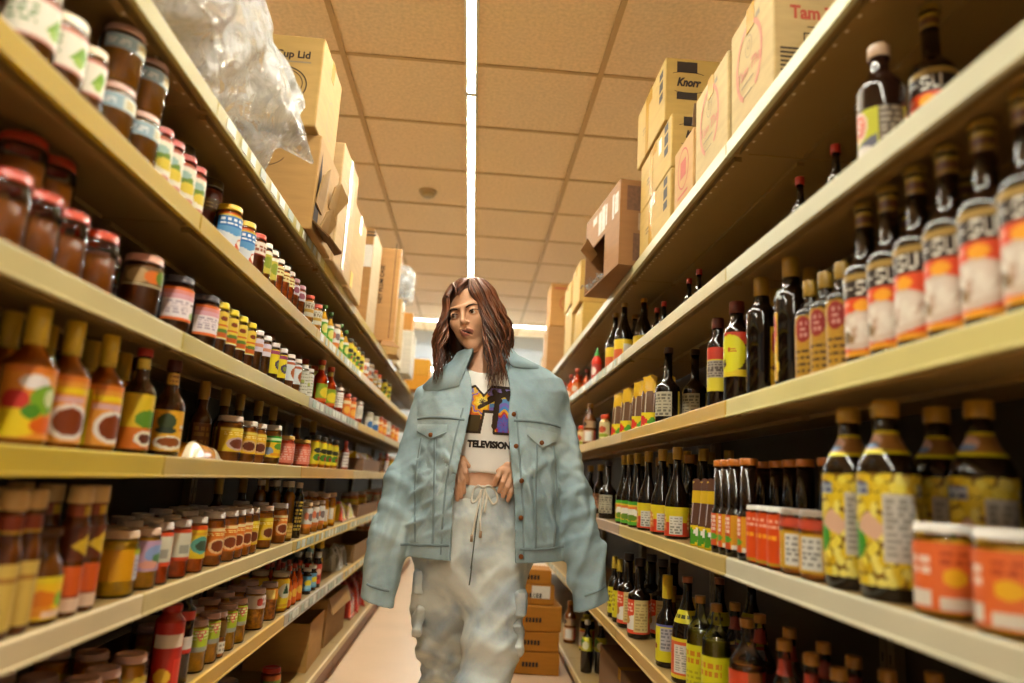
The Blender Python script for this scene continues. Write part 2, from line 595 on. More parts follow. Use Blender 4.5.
K('yellowlid', 'sauce_jar', 'jar', 'slim yellow-lidded jar with yellow label', h=.134, r=.021, lid='d8c018', fill='87420a', chunk=.08, lab=[(.3, .82, art(20, 30, 'e0c040', ('r', 0, 0, 1, .04, 'f0e8d0'), ('e', .5, .2, .42, .14, 'c85818'), ('e', .5, .3, .4, .06, '5a7a28'), ('r', .2, .48, .8, .52, 'd06818'), ('e', .5, .75, .14, .09, '7a3010')))])
K('lilac', 'sauce_jar', 'jar', 'slim white-lidded jar with lilac label', h=.128, r=.02, lid='dcd4d4', fill='874c0f', lab=[(.5, .8, art(18, 16, 'd8ccdc', ('r', .1, .4, .9, .6, 'd89070')))])
K('yelpurple', 'jam_jar', 'jar', 'white-lidded jar with yellow and purple label', h=.125, r=.022, lid='dcd0d0', fill='5e2323', lab=[(.2, .82, art(18, 26, 'e0cc20', ('r', 0, .82, 1, .96, '9a3868'), ('e', .65, .4, .28, .2, '4a3a60'), ('e', .65, .4, .14, .1, '7a8a30')))])
K('whiteblue', 'sauce_jar', 'jar', 'white-lidded jar with pale blue label', h=.124, r=.022, lid='e0d4cc', fill='b06119', lab=[(.25, .82, art(18, 24, 'd4dce0', ('e', .7, .4, .3, .3, 'a85828'), ('r', 0, .8, 1, .9, 'c06848')))])
K('greyjar', 'spice_jar', 'jar', 'grey-labelled slim spice jar', h=.12, r=.019, lid='c8c0b8', fill='b09c66', lab=[(.1, .82, art(16, 22, 'ccc8b8', ('l', .1, .1, .9, .9, 6, '8a8a70', 2), ('r', 0, .45, .4, .6, 'a8b058')))])
K('tallbrown', 'preserve_jar', 'jar', 'tall reddish-brown preserve jar', h=.19, r=.034, lid='6a3a20', fill='732e14', lab=[(.35, .7, art(18, 16, '7a4030', ('l', .1, .1, .9, .9, 4, 'a87858', 2)))])
K('orangebot', 'chili_sauce_bottle', 'bottle', 'orange chili sauce bottle with green-yellow label', make_bottle, h=.2, r=.032, fb=.58, fs=.76, rn=.42, cap='c04820', ch=.1, fill='eb4c0a', full=.8, lab=[(.1, .48, art(26, 24, '8aa020', ('e', .5, .5, .3, .3, 'e0c830'), ('r', 0, 0, 1, .16, 'd05818'))), (.78, .88, art(14, 8, 'd8b040'))])
K('whitered', 'chili_jar', 'jar', 'white-labelled jar of red chili paste', h=.13, r=.026, lid='d0c4bc', fill='d73814', lab=[(.25, .82, art(20, 20, 'e0d8cc', ('l', .1, .1, .9, .9, 5, '9a8a80', 2)))])
K('orangelab', 'chili_jar', 'jar', 'red-lidded jar with orange label', h=.125, r=.026, lid='b84830', fill='f06614', lab=[(.08, .82, art(20, 22, 'e07020', ('r', 0, .7, 1, .85, 'e8d0a0'), ('e', .5, .35, .25, .2, 'e8a840')))])
K('whitebox', 'food_tin', 'tin', 'white food tin with blue patch', h=.11, r=.032, nk=.99, sh=.9, lid='b8b0a0', fill='f0f0e1', lab=[(.02, .95, art(20, 20, 'dcd8cc', ('e', .5, .3, .3, .22, '3868a0'), ('r', 0, .75, 1, 1, 'b0a890')))])
K('neckbot', 'sauce_bottle', 'bottle', 'slim pale bottle standing behind the jars', make_bottle, h=.21, r=.02, fb=.62, fs=.78, rn=.4, cap='c8b090', ch=.12, dark='5a3818', lab=[(.1, .55, fine('b89868', '7a5a38', 12, 14, 4))])
# ---------------- left, fourth shelf down
K('fruitbot', 'fruit_vinegar_bottle', 'bottle', 'yellow-capped bottle with fruit picture label', make_bottle, h=.212, r=.036, fb=.56, fs=.74, rn=.40, cap='c8a020', ch=.25, cr=1.12, ring=1, fill='b05c0a', full=.72, lab=[(.05, .56, art(48, 44, 'e09030', ('r', 0, .9, 1, 1, 'd87828'), ('e', .5, .78, .2, .1, 'e8e0e0'), ('e', .28, .52, .18, .15, 'c83028'), ('e', .68, .55, .22, .2, '7aa828'), ('e', .74, .58, .1, .12, 'd8e0b0'), ('e', .3, .22, .34, .2, 'e8c818'), ('e', .72, .2, .22, .12, 'd86010'), ('e', .5, .38, .12, .1, '4a8a20')))])
K('circbot', 'syrup_bottle', 'bottle', 'yellow-capped syrup bottle with brown-circle label', make_bottle, h=.212, r=.033, fb=.56, fs=.74, rn=.40, cap='c8a020', ch=.25, cr=1.12, ring=1, fill='b05c0a', full=.72, lab=[(.05, .56, art(48, 44, 'e09838', ('r', 0, 0, .1, 1, 'd0c818'), ('r', 0, .9, 1, 1, 'd87828'), ('r', .12, .72, .9, .82, 'e8c818'), ('r', .14, .6, .75, .68, 'd8a8a8'), ('e', .56, .31, .36, .27, 'e8e0dc'), ('e', .56, .31, .27, .205, '7a3410')))])
K('greenyel', 'sauce_bottle', 'bottle', 'red-capped bottle with green, yellow, orange label', make_bottle, h=.212, r=.03, fb=.56, fs=.74, rn=.42, cap='a02818', ch=.08, dark='3a1c08', lab=[(.05, .56, art(32, 36, 'd8b828', ('r', 0, 0, 1, .4, 'd07020'), ('e', .6, .55, .3, .16, '5a8a28'), ('e', .6, .2, .26, .14, 'e8e0d0'), ('e', .6, .2, .17, .09, '5a2a18'))), (.8, .9, art(14, 8, 'c8a838'))])
K('coffeebot', 'coffee_syrup_bottle', 'bottle', 'dark-capped bottle with cup picture label', make_bottle, h=.213, r=.033, fb=.5, fs=.72, rn=.40, cap='4a1810', ch=.12, dark='3a1c08', lab=[(.06, .47, art(40, 40, 'e0a828', ('e', .3, .72, .2, .2, '3a4a30'), ('e', .3, .5, .24, .08, '2a3a30'), ('r', .62, .58, .9, .66, 'd8d8e0'), ('r', .6, .5, .94, .54, 'c87828'), ('e', .42, .2, .36, .17, 'e8e0d0'), ('e', .42, .22, .27, .11, '8a4a18'))), (.74, .86, art(16, 10, 'c89838', ('l', .1, .1, .9, .9, 2, '7a4a18', 1)))])
K('beanjar', 'bean_sauce_jar', 'jar', 'white-lidded bean sauce jar with yellow label', h=.125, r=.036, lid='d4c0b0', fill='b06614', lab=[(.22, .74, circ_art('e0b820', 'c0a0a0', '6a3018', 'e8d060'))])
K('beanslim', 'bean_sauce_jar', 'jar', 'slimmer white-lidded bean sauce jar', h=.122, r=.028, lid='d8ccc0', fill='c57519', lab=[(.22, .74, circ_art('e4b41c', 'd0a878', '6a3018', 'e8d060', 26, 30))])
K('greenbean', 'bean_sauce_jar', 'jar', 'white-lidded jar with green and yellow label', h=.13, r=.034, lid='d8ccc0', fill='b06b14', lab=[(.18, .72, art(36, 34, 'e0b420', ('r', 0, .72, 1, 1, '3a9a28'), ('r', .1, .8, .9, .92, 'd0e8b0'), ('e', .65, .52, .25, .15, '5a9028'), ('e', .22, .3, .18, .17, '8898b0'), ('r', .3, .1, .9, .2, 'd89018')))])
K('pinkjar', 'fermented_tofu_jar', 'jar', 'squat jar with salmon pink label', h=.106, r=.04, lid='b89040', fill='e14c1e', lab=[(.1, .74, art(36, 26, 'e07860', ('l', .12, .12, .88, .88, 6, 'e8a898', 3)))])
K('pinkbot', 'sauce_bottle', 'bottle', 'small pink sauce bottle with white label', make_bottle, h=.15, r=.02, fb=.62, fs=.8, rn=.45, cap='a84848', ch=.14, dark='9a4838', lab=[(.1, .6, fine('d8d0c8', 'a08078', 14, 18, 4))])
K('capback', 'sauce_bottle', 'bottle', 'tall brown bottle with dull yellow cap', make_bottle, h=.215, r=.028, fb=.5, fs=.68, rn=.45, cap='a87c20', ch=.24, dark='4a2808', lab=[(.08, .46, fine('7a4a18', 'a87830', 16, 16, 4))])
# ---------------- left, fifth shelf down
K('conebot', 'sauce_bottle', 'bottle', 'tall brown bottle with cream bulb cap', make_bottle, h=.208, r=.021, fb=.56, fs=.68, rn=.8, cap='c8a060', ch=.14, cr=1.12, dark='5a2c08', lab=[(.7, .82, art(18, 12, '8a3410', ('r', 0, 0, 1, .2, 'c8a028'))), (.06, .5, art(18, 24, 'c8a850', ('r', 0, .7, 1, .8, '9a6a20')))])
K('widebot', 'chili_sauce_bottle', 'bottle', 'short brown bottle with yellow and orange label', make_bottle, h=.145, r=.038, fb=.5, fs=.82, rn=.62, cap='5a3410', ch=.08, dark='5a3008', lab=[(.06, .5, art(44, 26, 'e8bc20', ('r', 0, .84, 1, 1, 'e0c828'), ('p', [(.1, .4), (.5, .7), (.9, .5), (.6, .25)], 'd87818'), ('e', .82, .45, .12, .18, '8ab030'), ('e', .4, .2, .3, .12, 'e09028'), ('r', .55, .05, .9, .2, 'e8c8b0')))])
K('tribot', 'sauce_bottle', 'bottle', 'slim brown bottle with yellow triangle mark', make_bottle, h=.212, r=.021, fb=.7, fs=.76, rn=.86, cap='c8a468', ch=.14, cr=1.1, dark='5a2c08', lab=[(.42, .68, art(22, 26, '5a2408', ('p', [(.25, .45), (.85, .85), (.85, .05)], 'c8a428'))), (.04, .38, art(20, 20, 'c85418', ('r', 0, 0, 1, .35, 'd8b8a0'), ('r', 0, .3, 1, .36, '8a3010'))), (.76, .85, art(20, 10, '8a3c10', ('r', .5, .1, .9, .9, 'c8a020')))])
K('preserve', 'pickle_jar', 'jar', 'large jar of yellow preserved vegetables', h=.124, r=.04, lid='c8a888', fill='f0bd0a', chunk=.3, cs=40, lab=[(.25, .72, art(44, 26, 'd8980c', ('r', .68, .0, .98, 1, 'c8c4d0'), ('r', .66, .8, 1, 1, 'b0b828'), ('l', .7, .1, .96, .7, 4, '8888a8', 2)))])
K('bluelab', 'pickle_jar', 'jar', 'yellow pickle jar with blue and lilac label', h=.122, r=.03, lid='c8a890', fill='f0b31e', lab=[(.3, .8, art(28, 26, 'b898b8', ('e', .6, .55, .32, .3, '88a0d0'), ('e', .65, .4, .2, .16, '5a8a58'), ('e', .4, .2, .25, .14, 'd89888')))])
K('redlab', 'chili_jar', 'jar', 'chili jar with white panel on red label', h=.13, r=.028, lid='c8b8b0', fill='eb5c14', chunk=.35, lab=[(.3, .84, art(28, 26, 'd0481c', ('r', .12, .1, .78, .9, 'd0ccb8'), ('r', .3, .25, .6, .5, '9a9a90'), ('r', .84, 0, 1, 1, 'e0b020')))])
K('tealjar', 'pickle_jar', 'jar', 'pickle jar with yellow and teal label', h=.132, r=.028, lid='d0c4bc', fill='f07514', chunk=.3, lab=[(.25, .84, art(28, 30, 'e0c020', ('r', 0, .86, 1, 1, 'd85018'), ('e', .6, .4, .34, .26, '5aa090'), ('e', .62, .38, .22, .16, '384a38'), ('r', .1, .7, .8, .8, 'd8a018')))])
K('orangecirc', 'bean_sauce_jar', 'jar', 'sauce jar with orange label and brown circle', h=.137, r=.03, lid='d0c4c0', fill='d77a0f', lab=[(.2, .72, circ_art('e07c20', 'e8c090', '7a3410', 'f0d8a0', 34, 34))])
K('yelcirc', 'bean_sauce_jar', 'jar', 'sauce jar with yellow label and brown circle', h=.136, r=.03, lid='c8b0a0', fill='d7800f', lab=[(.2, .72, circ_art('e4bc10', 'd8b058', '6a3018', 'ead040', 34, 34))])
K('tallbot', 'vinegar_bottle', 'bottle', 'tall amber bottle with white cap', make_bottle, h=.215, r=.022, fb=.74, fs=.84, rn=.55, cap='d0b490', ch=.1, fill='b06b0f', full=.82, lab=[(.05, .3, art(14, 12, 'a87c28', ('l', .1, .1, .9, .9, 3, 'd0a850', 1)))])
K('scriptbot', 'soy_sauce_bottle', 'bottle', 'tall dark bottle with gold script', make_bottle, h=.21, r=.021, fb=.74, fs=.84, rn=.55, cap='c8ac88', ch=.1, dark='2a1808', lab=[(.06, .74, art(16, 34, 'ff00fe', ('l', .2, .08, .8, .92, 8, 'b89a38', 5)))])
K('whitelab', 'sauce_jar', 'jar', 'small jar with white and orange label', h=.128, r=.025, lid='b89878', fill='f09914', lab=[(.2, .82, art(22, 26, 'dcd8d0', ('r', 0, 0, 1, .2, 'd87828'), ('e', .6, .55, .22, .2, '7a6868'), ('e', .3, .6, .12, .2, 'd87850')))])
K('tallamber', 'vinegar_bottle', 'bottle', 'amber bottle with pale square cap', make_bottle, h=.158, r=.022, fb=.78, fs=.84, rn=.8, cap='c0a080', ch=.12, fill='e18a14', full=.85, lab=[(.1, .6, art(14, 18, 'c89018', ('r', .1, .2, .6, .9, 'd8d0c8')))])
# ---------------- left, sixth shelf down and the base
K('palelid', 'pickle_jar', 'jar', 'pale-lidded pickle jar with pinkish label', h=.122, r=.034, lid='c8a094', fill='d79414', lab=[(.1, .66, art(30, 22, 'd8b8a0', ('r', 0, .8, 1, 1, 'c8a838'), ('l', .1, .1, .9, .7, 4, 'a87868', 5)))])
K('redpack', 'sauce_bottle', 'bottle', 'red-wrapped bottle with white panel', make_bottle, h=.19, r=.032, fb=.8, fs=.92, rn=.6, cap='a82018', ch=.08, dark='a8281c', lab=[(.04, .8, art(28, 40, 'b82418', ('r', .0, .62, .8, .82, 'd8c8b8'), ('r', .55, .0, .95, .45, 'd84030'), ('e', .3, .2, .2, .12, 'e0b030')))])
K('slimdark', 'sauce_bottle', 'bottle', 'tall dark bottle with white and red label', make_bottle, h=.208, r=.026, fb=.8, fs=.9, rn=.5, cap='2a1a10', ch=.06, dark='2a1408', lab=[(.34, .52, art(22, 16, 'd8d0c8', ('r', 0, 0, 1, .25, 'c03020'))), (.7, .8, art(22, 10, 'b83020'))])
K('greenjar', 'pickle_jar', 'jar', 'yellow pickle jar with lime green label', h=.126, r=.029, lid='b08878', fill='f0b014', chunk=.3, lab=[(.4, .84, art(28, 24, 'a8b828', ('p', [(.3, .9), (.7, .9), (.5, .4)], 'd06858'), ('r', 0, 0, 1, .22, '9a9a88'), ('l', .1, .5, .9, .9, 3, 'dce0a0', 4)))])
K('chilijar', 'pickle_jar', 'jar', 'slim dark jar with small white label', h=.12, r=.024, lid='b08c80', fill='cc7514', lab=[(.1, .35, art(18, 10, 'd8d0c0', ('l', .1, .1, .9, .9, 2, '9a9080', 1))), (.45, .8, art(18, 14, '6a4a14'))])
K('whitepink', 'chili_jar', 'jar', 'broad jar of chopped yellow chili', h=.126, r=.035, lid='c8a8a0', fill='f09e14', chunk=.5, cs=90, lab=[(.52, .84, art(32, 14, 'dccac0', ('e', .5, .5, .1, .3, 'c04838'), ('l', .6, .1, .95, .9, 2, 'b09088', 3)))])
K('orangeslim', 'chili_jar', 'jar', 'jar of orange chili with orange label', h=.124, r=.029, lid='b09084', fill='f08a0f', chunk=.5, cs=90, lab=[(.55, .84, art(22, 14, 'e08c28', ('r', .1, .1, .6, .9, 'e8c870')))])
K('yeltree', 'sauce_jar', 'jar', 'white-lidded jar with dark tree on label', h=.14, r=.033, lid='c8b090', fill='eb9e0f', lab=[(.1, .82, art(32, 34, 'dcb81c', ('e', .55, .6, .3, .26, 'd8d4c0'), ('p', [(.55, .85), (.42, .5), (.7, .5)], '2a4a28'), ('r', .2, .05, .9, .15, 'c89010')))])
K('hotor', 'hot_sauce_bottle', 'bottle', 'thin orange hot sauce bottle', make_bottle, h=.155, r=.017, fb=.6, fs=.76, rn=.42, cap='a83820', ch=.12, fill='f06614', lab=[(.06, .55, art(14, 20, 'd86018', ('e', .5, .5, .3, .2, 'e8b040')))])
K('bluewhite', 'sauce_bottle', 'bottle', 'white-capped bottle with blue sun label', make_bottle, h=.106, r=.021, fb=.7, fs=.8, rn=.66, cap='d4d0c4', ch=.13, dark='2a1810', lab=[(.14, .7, art(20, 24, '5a98c0', ('e', .5, .55, .28, .2, 'e0cc30'), ('e', .5, .25, .4, .12, '88b8cc')))])
K('yelsmall', 'sauce_bottle', 'bottle', 'small dark bottle with yellow label', make_bottle, h=.106, r=.021, fb=.7, fs=.8, rn=.66, cap='b8a890', ch=.13, dark='2a1810', lab=[(.14, .7, art(20, 24, 'd8b828', ('r', .2, .3, .8, .5, 'b89018')))])
K('redslim', 'sauce_bottle', 'bottle', 'white-capped bottle with red label', make_bottle, h=.15, r=.018, fb=.7, fs=.8, rn=.66, cap='d4d0c8', ch=.15, dark='2a140c', lab=[(.12, .68, art(14, 20, 'c83c28', ('e', .5, .6, .25, .16, 'e0b8a0'), ('e', .5, .3, .25, .12, '8a2018')))])
K('darkwhite', 'preserve_jar', 'jar', 'big dark jar with plain white label', h=.2, r=.045, lid='4a2c18', fill='3d1e0a', lab=[(.3, .55, art(24, 14, 'a89478', ('r', .6, 0, 1, 1, '4a2a10')))])
K('purplecan', 'food_tin', 'tin', 'purple-grey food tin', h=.12, r=.045, nk=.99, sh=.92, lid='b09898', fill='876670', lab=[(.02, .97, fine('7a6070', 'a890a0', 24, 20, 5))])
K('stripejar', 'sauce_jar', 'jar', 'red-lidded jar with striped label', h=.13, r=.036, lid='a83020', fill='9c3819', lab=[(.2, .82, art(26, 24, 'b05820', ('r', 0, .6, 1, .78, '6a7a28'), ('r', 0, .4, 1, .6, 'd0c030'), ('r', 0, .0, 1, .3, '8a3018')))])
# ---------------- right, second shelf down and third shelf down
NSU = art(60, 64, '241408', ('r', 0, 0, 1, .70, 'd84818'), ('r', 0, .92, 1, 1, 'a08038'), ('t', .14, .74, .76, .9, 'N-SU', 'f0ece0'), ('r', 0, 0, 1, .07, 'e0981c'), ('e', .55, .60, .13, .07, 'e8a01c'), ('e', .46, .31, .50, .23, 'c8b4a4'), ('e', .5, .33, .40, .17, 'd4c8bc'), ('s', .2, .22, .8, .44, 26, .05, ['c0a898', 'dcd4c8', 'b89c88'], 8), ('e', .24, .24, .10, .08, '6a5428'), ('e', .36, .2, .06, .05, '8a6a40'), ('r', .06, .62, .34, .65, 'e8b090'))
K('nsu', 'soy_sauce_bottle', 'bottle', 'soy sauce bottle lettered N-SU with bowl label', make_bottle, h=.292, r=.036, fb=.56, fs=.68, rn=.42, cap='8a6a18', ch=.045, dark='1c0e06', lab=[(.05, .54, NSU), (.84, .94, art(20, 14, '5a3010', ('r', 0, .7, 1, 1, 'a08020'), ('r', 0, .1, 1, .3, '8a6a18')))])
K('limered', 'sauce_bottle', 'bottle', 'pale-capped bottle with lime label, red oval', make_bottle, h=.222, r=.038, fb=.6, fs=.80, rn=.42, cap='a88868', ch=.11, dark='1c0c08', lab=[(.02, .62, art(44, 50, 'b4b414', ('r', .62, 0, 1, 1, '4a3c2c'), ('l', .64, .05, .98, .95, 12, '9a8c78', 3), ('r', 0, .66, 1, 1, 'ff00fe'), ('r', .02, 0.70, .4, 0.72, 'a09888'), ('r', .02, 0.76, .4, 0.78, 'a09888'), ('r', .02, 0.82, .4, 0.84, 'a09888'), ('r', .02, 0.88, .4, 0.90, 'a09888'), ('r', .02, 0.94, .4, 0.96, 'a09888'), ('e', .24, .46, .22, .22, 'd8b8a8'), ('e', .24, .46, .18, .18, 'c05030'), ('l', .1, .38, .38, .56, 3, 'e8d0b8', 5), ('p', [(0, 0), (0, .14), (.6, .3), (.6, 0)], '585868'), ('e', .3, .12, .2, .06, 'c8c0b8'), ('r', 0, .28, .3, .34, 'd0a018')))])
K('redcap', 'seasoning_bottle', 'bottle', 'small dark red-capped bottle, lime label', make_bottle, h=.188, r=.018, fb=.56, fs=.72, rn=.46, cap='b02c18', ch=.11, cr=1.3, dark='180c06', lab=[(.06, .5, art(16, 22, 'b8b81c', ('e', .6, .6, .3, .2, '4a8a28'), ('r', 0, 0, .2, 1, 'd8d4b0')))])
K('bigsoy', 'soy_sauce_bottle', 'bottle', 'large black soy bottle with yellow base label', make_bottle, h=.29, r=.044, fb=.4, fs=.8, rn=.3, cap='a87818', ch=.07, dark='140a05', lab=[(.03, .38, art(30, 24, 'd8b820', ('r', .1, .05, .6, .55, 'c85828'), ('r', .62, .1, .95, .8, 'c8c0b0')))])
K('sriracha', 'sriracha_bottle', 'bottle', 'red squeeze bottle with green nozzle', make_squeeze, h=.19, r=.028, fill='e1331e', cap='3a9a30', lab=[(.1, .5, art(20, 16, 'b83020', ('e', .5, .5, .2, .3, 'e0d0c0')))])
K('redhot', 'chili_sauce_bottle', 'bottle', 'red-orange chili sauce bottle', make_bottle, h=.19, r=.028, fb=.56, fs=.76, rn=.45, cap='b04828', ch=.14, fill='f05c1e', lab=[(.08, .5, art(18, 18, 'd87028', ('e', .5, .5, .3, .25, 'e0c8b0')))])
K('sesame', 'sesame_oil_bottle', 'bottle', 'slim black bottle with tall gold-red label', make_bottle, h=.205, r=.03, fb=.66, fs=.78, rn=.4, cap='8a6a18', ch=.16, dark='140a05', rep=2, lab=[(.03, .66, art(30, 50, 'ff00fe', ('r', .2, .0, .8, .82, 'b08420'), ('e', .5, .82, .3, .15, 'b08420'), ('e', .5, .74, .2, .2, '8a1c14'), ('l', .42, .6, .6, .88, 3, 'c89088', 2), ('l', .3, .05, .7, .45, 4, '3a2008', 7)))])
K('kimbot', 'sesame_oil_bottle', 'bottle', 'black bottle with gold foil neck', make_bottle, h=.285, r=.035, fb=.68, fs=.8, rn=.5, cap='a07818', ch=.16, cr=1.06, dark='120905', lab=[(.05, .62, art(30, 50, 'ff00fe', ('r', .02, .0, .34, .9, 'd0a018'), ('e', .18, .68, .12, .2, 'b82c18'), ('s', .04, .05, .32, .35, 8, .05, ['6a3c10', 'e0b830'], 4))), (.66, .74, art(24, 14, 'ff00fe', ('p', [(.2, 0), (.4, 1), (.48, 1), (.28, 0)], 'b8c0c0'), ('p', [(.4, 0), (.2, 1), (.28, 1), (.48, 0)], 'b8c0c0')))])
K('mate', 'sauce_bottle', 'bottle', 'plum-capped bottle with yellow disc label', make_bottle, h=.265, r=.033, fb=.68, fs=.82, rn=.5, cap='6a2818', ch=.12, dark='180c08', lab=[(.25, .68, art(34, 40, '3a2c1c', ('r', 0, .0, 1, .16, 'd0b820'), ('r', .3, .72, 1, 1, 'c03820'), ('e', .5, .52, .46, .42, 'd0cc20'), ('t', .18, .55, .72, .66, 'TE', 'b03818'), ('p', [(.25, .3), (.36, .42), (.42, .28), (.32, .18)], '3a2010')))])
K('matesm', 'sauce_bottle', 'bottle', 'smaller plum-capped bottle with red-yellow label', make_bottle, h=.25, r=.028, fb=.68, fs=.82, rn=.5, cap='5a2418', ch=.12, dark='180c08', lab=[(.18, .66, art(26, 36, 'd0c030', ('r', 0, .72, 1, 1, 'b83420'), ('r', .25, .3, .9, .7, '9a9088'), ('l', .28, .32, .88, .68, 6, '5a5048', 2)))])
K('backlab', 'soy_sauce_bottle', 'bottle', 'broad black bottle with white nutrition panel', make_bottle, h=.27, r=.042, fb=.45, fs=.62, rn=.34, cap='3a2010', ch=.08, dark='120905', lab=[(.05, .42, art(34, 26, 'ff00fe', ('r', .2, .1, .8, .95, 'b0a890'), ('l', .24, .14, .76, .9, 7, '6a6454', 3), ('r', 0, 0, .08, 1, 'c8b020')))])
K('vermi', 'seasoning_pouch', 'pouch', 'clear brown pouch with yellow top', make_pouch, h=.2, r=.033, cap='c89818', art=art(22, 34, '6a4c38', ('r', 0, 0, 1, .28, 'd8c028'), ('e', .3, .14, .2, .1, 'c83828'), ('e', .7, .12, .2, .08, '5a9a30'), ('r', 0, .72, 1, 1, 'c89c20'), ('r', .06, .3, .1, .7, 'a89078'), ('r', .18, .26, .22, .74, 'c8b8a0'), ('r', .3, .34, .33, .7, '8a705c'), ('r', .42, .28, .47, .76, 'b8a890'), ('r', .58, .32, .61, .72, 'd8ccb8'), ('r', .7, .28, .74, .66, '9a8068'), ('r', .86, .3, .9, .74, 'b8a488'), ('p', [(0, .72), (.12, .66), (.25, .74), (.4, .65), (.55, .75), (.7, .66), (.85, .74), (1, .68), (1, .8), (0, .8)], 'c89c20')))  # the pale upright streaks are highlights painted into the film
K('orangecap', 'seasoning_bottle', 'bottle', 'orange-capped seasoning jar with food picture label', make_bottle, h=.13, r=.027, fb=.7, fs=.8, rn=.7, cap='d84820', ch=.16, dark='c89858', lab=[(.08, .7, art(20, 20, 'd8c890', ('e', .5, .55, .25, .2, 'c05030'), ('e', .5, .2, .4, .12, '9ab030')))])
K('brownbot', 'sauce_bottle', 'bottle', 'brown bottle with pale yellow shoulder', make_bottle, h=.24, r=.036, fb=.6, fs=.8, rn=.4, cap='b88420', ch=.1, dark='6a3810', lab=[(.08, .36, art(26, 20, 'c8a078', ('r', .5, .1, .9, .9, 'd8d4cc'), ('r', 0, 0, .3, 1, 'c04028'))), (.42, .58, art(22, 10, 'b09068', ('e', .4, .5, .2, .4, '3a2418')))])
# ---------------- right, fourth shelf down
K('greensoy', 'soy_sauce_bottle', 'bottle', 'soy bottle with green-yellow mushroom label', make_bottle, h=.285, r=.033, fb=.34, fs=.72, rn=.36, cap='a88020', ch=.14, cr=1.25, dark='160b05', lab=[(.03, .34, art(30, 28, 'd8b828', ('r', 0, .84, 1, 1, '4aa028'), ('r', 0, 0, 1, .14, '58a830'), ('e', .5, .5, .3, .22, 'e8e0d0'), ('e', .5, .3, .28, .14, '6a8a28'), ('r', .1, .68, .9, .8, 'd87830')))])
K('redsoy', 'soy_sauce_bottle', 'bottle', 'soy bottle with yellow and red label', make_bottle, h=.287, r=.038, fb=.34, fs=.72, rn=.34, cap='a88020', ch=.14, cr=1.25, dark='160b05', lab=[(.03, .34, art(40, 32, 'd8c01c', ('r', 0, 0, 1, .48, 'c83c18'), ('r', .52, .06, .9, .68, 'd0ccc4'), ('l', .54, .08, .88, .66, 6, '8a8880', 2), ('p', [(.05, .5), (.15, .85), (.36, .7), (.42, .2), (.1, .1)], 'c87838'), ('l', .08, .2, .4, .7, 3, 'e8c088', 3)))])
K('vermi2', 'seasoning_pouch', 'pouch', 'brown pouch with yellow neck and green-white foot', make_pouch, h=.18, r=.027, cap='b8901c', seed=5, art=art(20, 32, '5a3c30', ('r', 0, 0, 1, .32, 'd8b820'), ('e', .35, .15, .28, .12, '4a8a28'), ('e', .6, .22, .14, .08, 'e8e4e0'), ('r', 0, .66, 1, .84, 'c8a420'), ('r', .3, .34, .36, .66, 'b8a8a8'), ('r', .66, .34, .7, .62, '988888')))  # its two pale streaks are painted highlights as well
K('smallsoy', 'soy_sauce_bottle', 'bottle', 'slim orange-capped bottle, red and yellow label', make_bottle, h=.232, r=.025, fb=.42, fs=.5, rn=.75, cap='b8681c', ch=.07, cr=1.1, dark='160b06', lab=[(.08, .42, art(26, 32, 'd89820', ('r', 0, 0, .5, 1, 'd05020'), ('l', .05, .45, .45, .95, 4, 'f0d8c8', 2), ('e', .3, .28, .24, .1, '5aa030'), ('r', .55, 0, 1, .14, 'e0d8d0')))])
K('redjar', 'chili_paste_jar', 'jar', 'white-lidded jar with orange-red label', h=.126, r=.027, nk=.94, sh=.86, lid='d4d0c8', fill='eb4c14', lab=[(.06, .88, art(28, 36, 'd84c14', ('l', .1, .7, .9, .92, 2, 'f0b8a0', 2), ('l', .1, .45, .9, .62, 1, 'f0a828', 4), ('r', 0, 0, 1, .05, 'b8901c')))])
K('yelredjar', 'chili_paste_jar', 'jar', 'red-banded jar with yellow label, white panel', h=.126, r=.036, nk=.94, sh=.84, lid='8a7868', fill='d78023', lab=[(.1, .66, art(36, 26, 'd0a020', ('r', .35, .08, .75, .94, 'd4d4d0'), ('l', .38, .15, .72, .88, 5, '8a8a88', 2), ('r', .1, .1, .2, .5, 'd8c8b0'))), (.72, .86, art(20, 8, 'c04830'))])
CORN = art(64, 70, '8a6408', ('k', 0, 0, 1, 1, 10, 11, ['e0c428', 'd8bc20', 'e8dc70', 'dcc030', 'ccaa18', 'e8d850'], '7a5408', 3), ('r', .0, .8, .42, .92, 'a0a8b8'), ('l', .02, .8, .4, .93, 2, '5a6080', 3), ('e', .2, .38, .17, .16, '3a9420'), ('p', [(.2, .5), (.4, .66), (.62, .5), (.5, .4), (.3, .46)], 'd8b098'), ('r', .58, .22, .96, .82, 'c4c0b8'), ('l', .61, .26, .93, .78, 9, '98948c', 2))
CORNT = art(40, 20, '9a6a30', ('r', 0, 0, 1, .16, 'd8cc14'), ('e', .3, .55, .25, .3, 'd8b0a0'), ('e', .3, .38, .22, .14, '6a8ab8'), ('r', 0, .86, 1, 1, 'd0b818'))
K('corn', 'soy_sauce_bottle', 'bottle', 'big bottle with soybean-covered label', make_bottle, h=.312, r=.046, fb=.62, fs=.86, rn=.36, cap='a87c1c', ch=.09, cr=1.25, dark='180c06', lab=[(.07, .62, CORN), (.72, .84, CORNT)])
K('chilijarW', 'chili_paste_jar', 'jar', 'white-lidded jar with salmon orange label', h=.124, r=.038, nk=.92, sh=.84, lid='dcd8d0', fill='f0b81e', lab=[(.08, .80, art(44, 38, 'e06c34', ('r', .04, .04, .46, .3, 'dcd4c8'), ('r', .54, .02, .94, .2, 'dcd0c0'), ('l', .06, .5, .46, .82, 2, 'f0d8c8', 3), ('e', .72, .5, .14, .13, 'e8b020'), ('l', .56, .66, .94, .9, 2, 'b84820', 5)))])
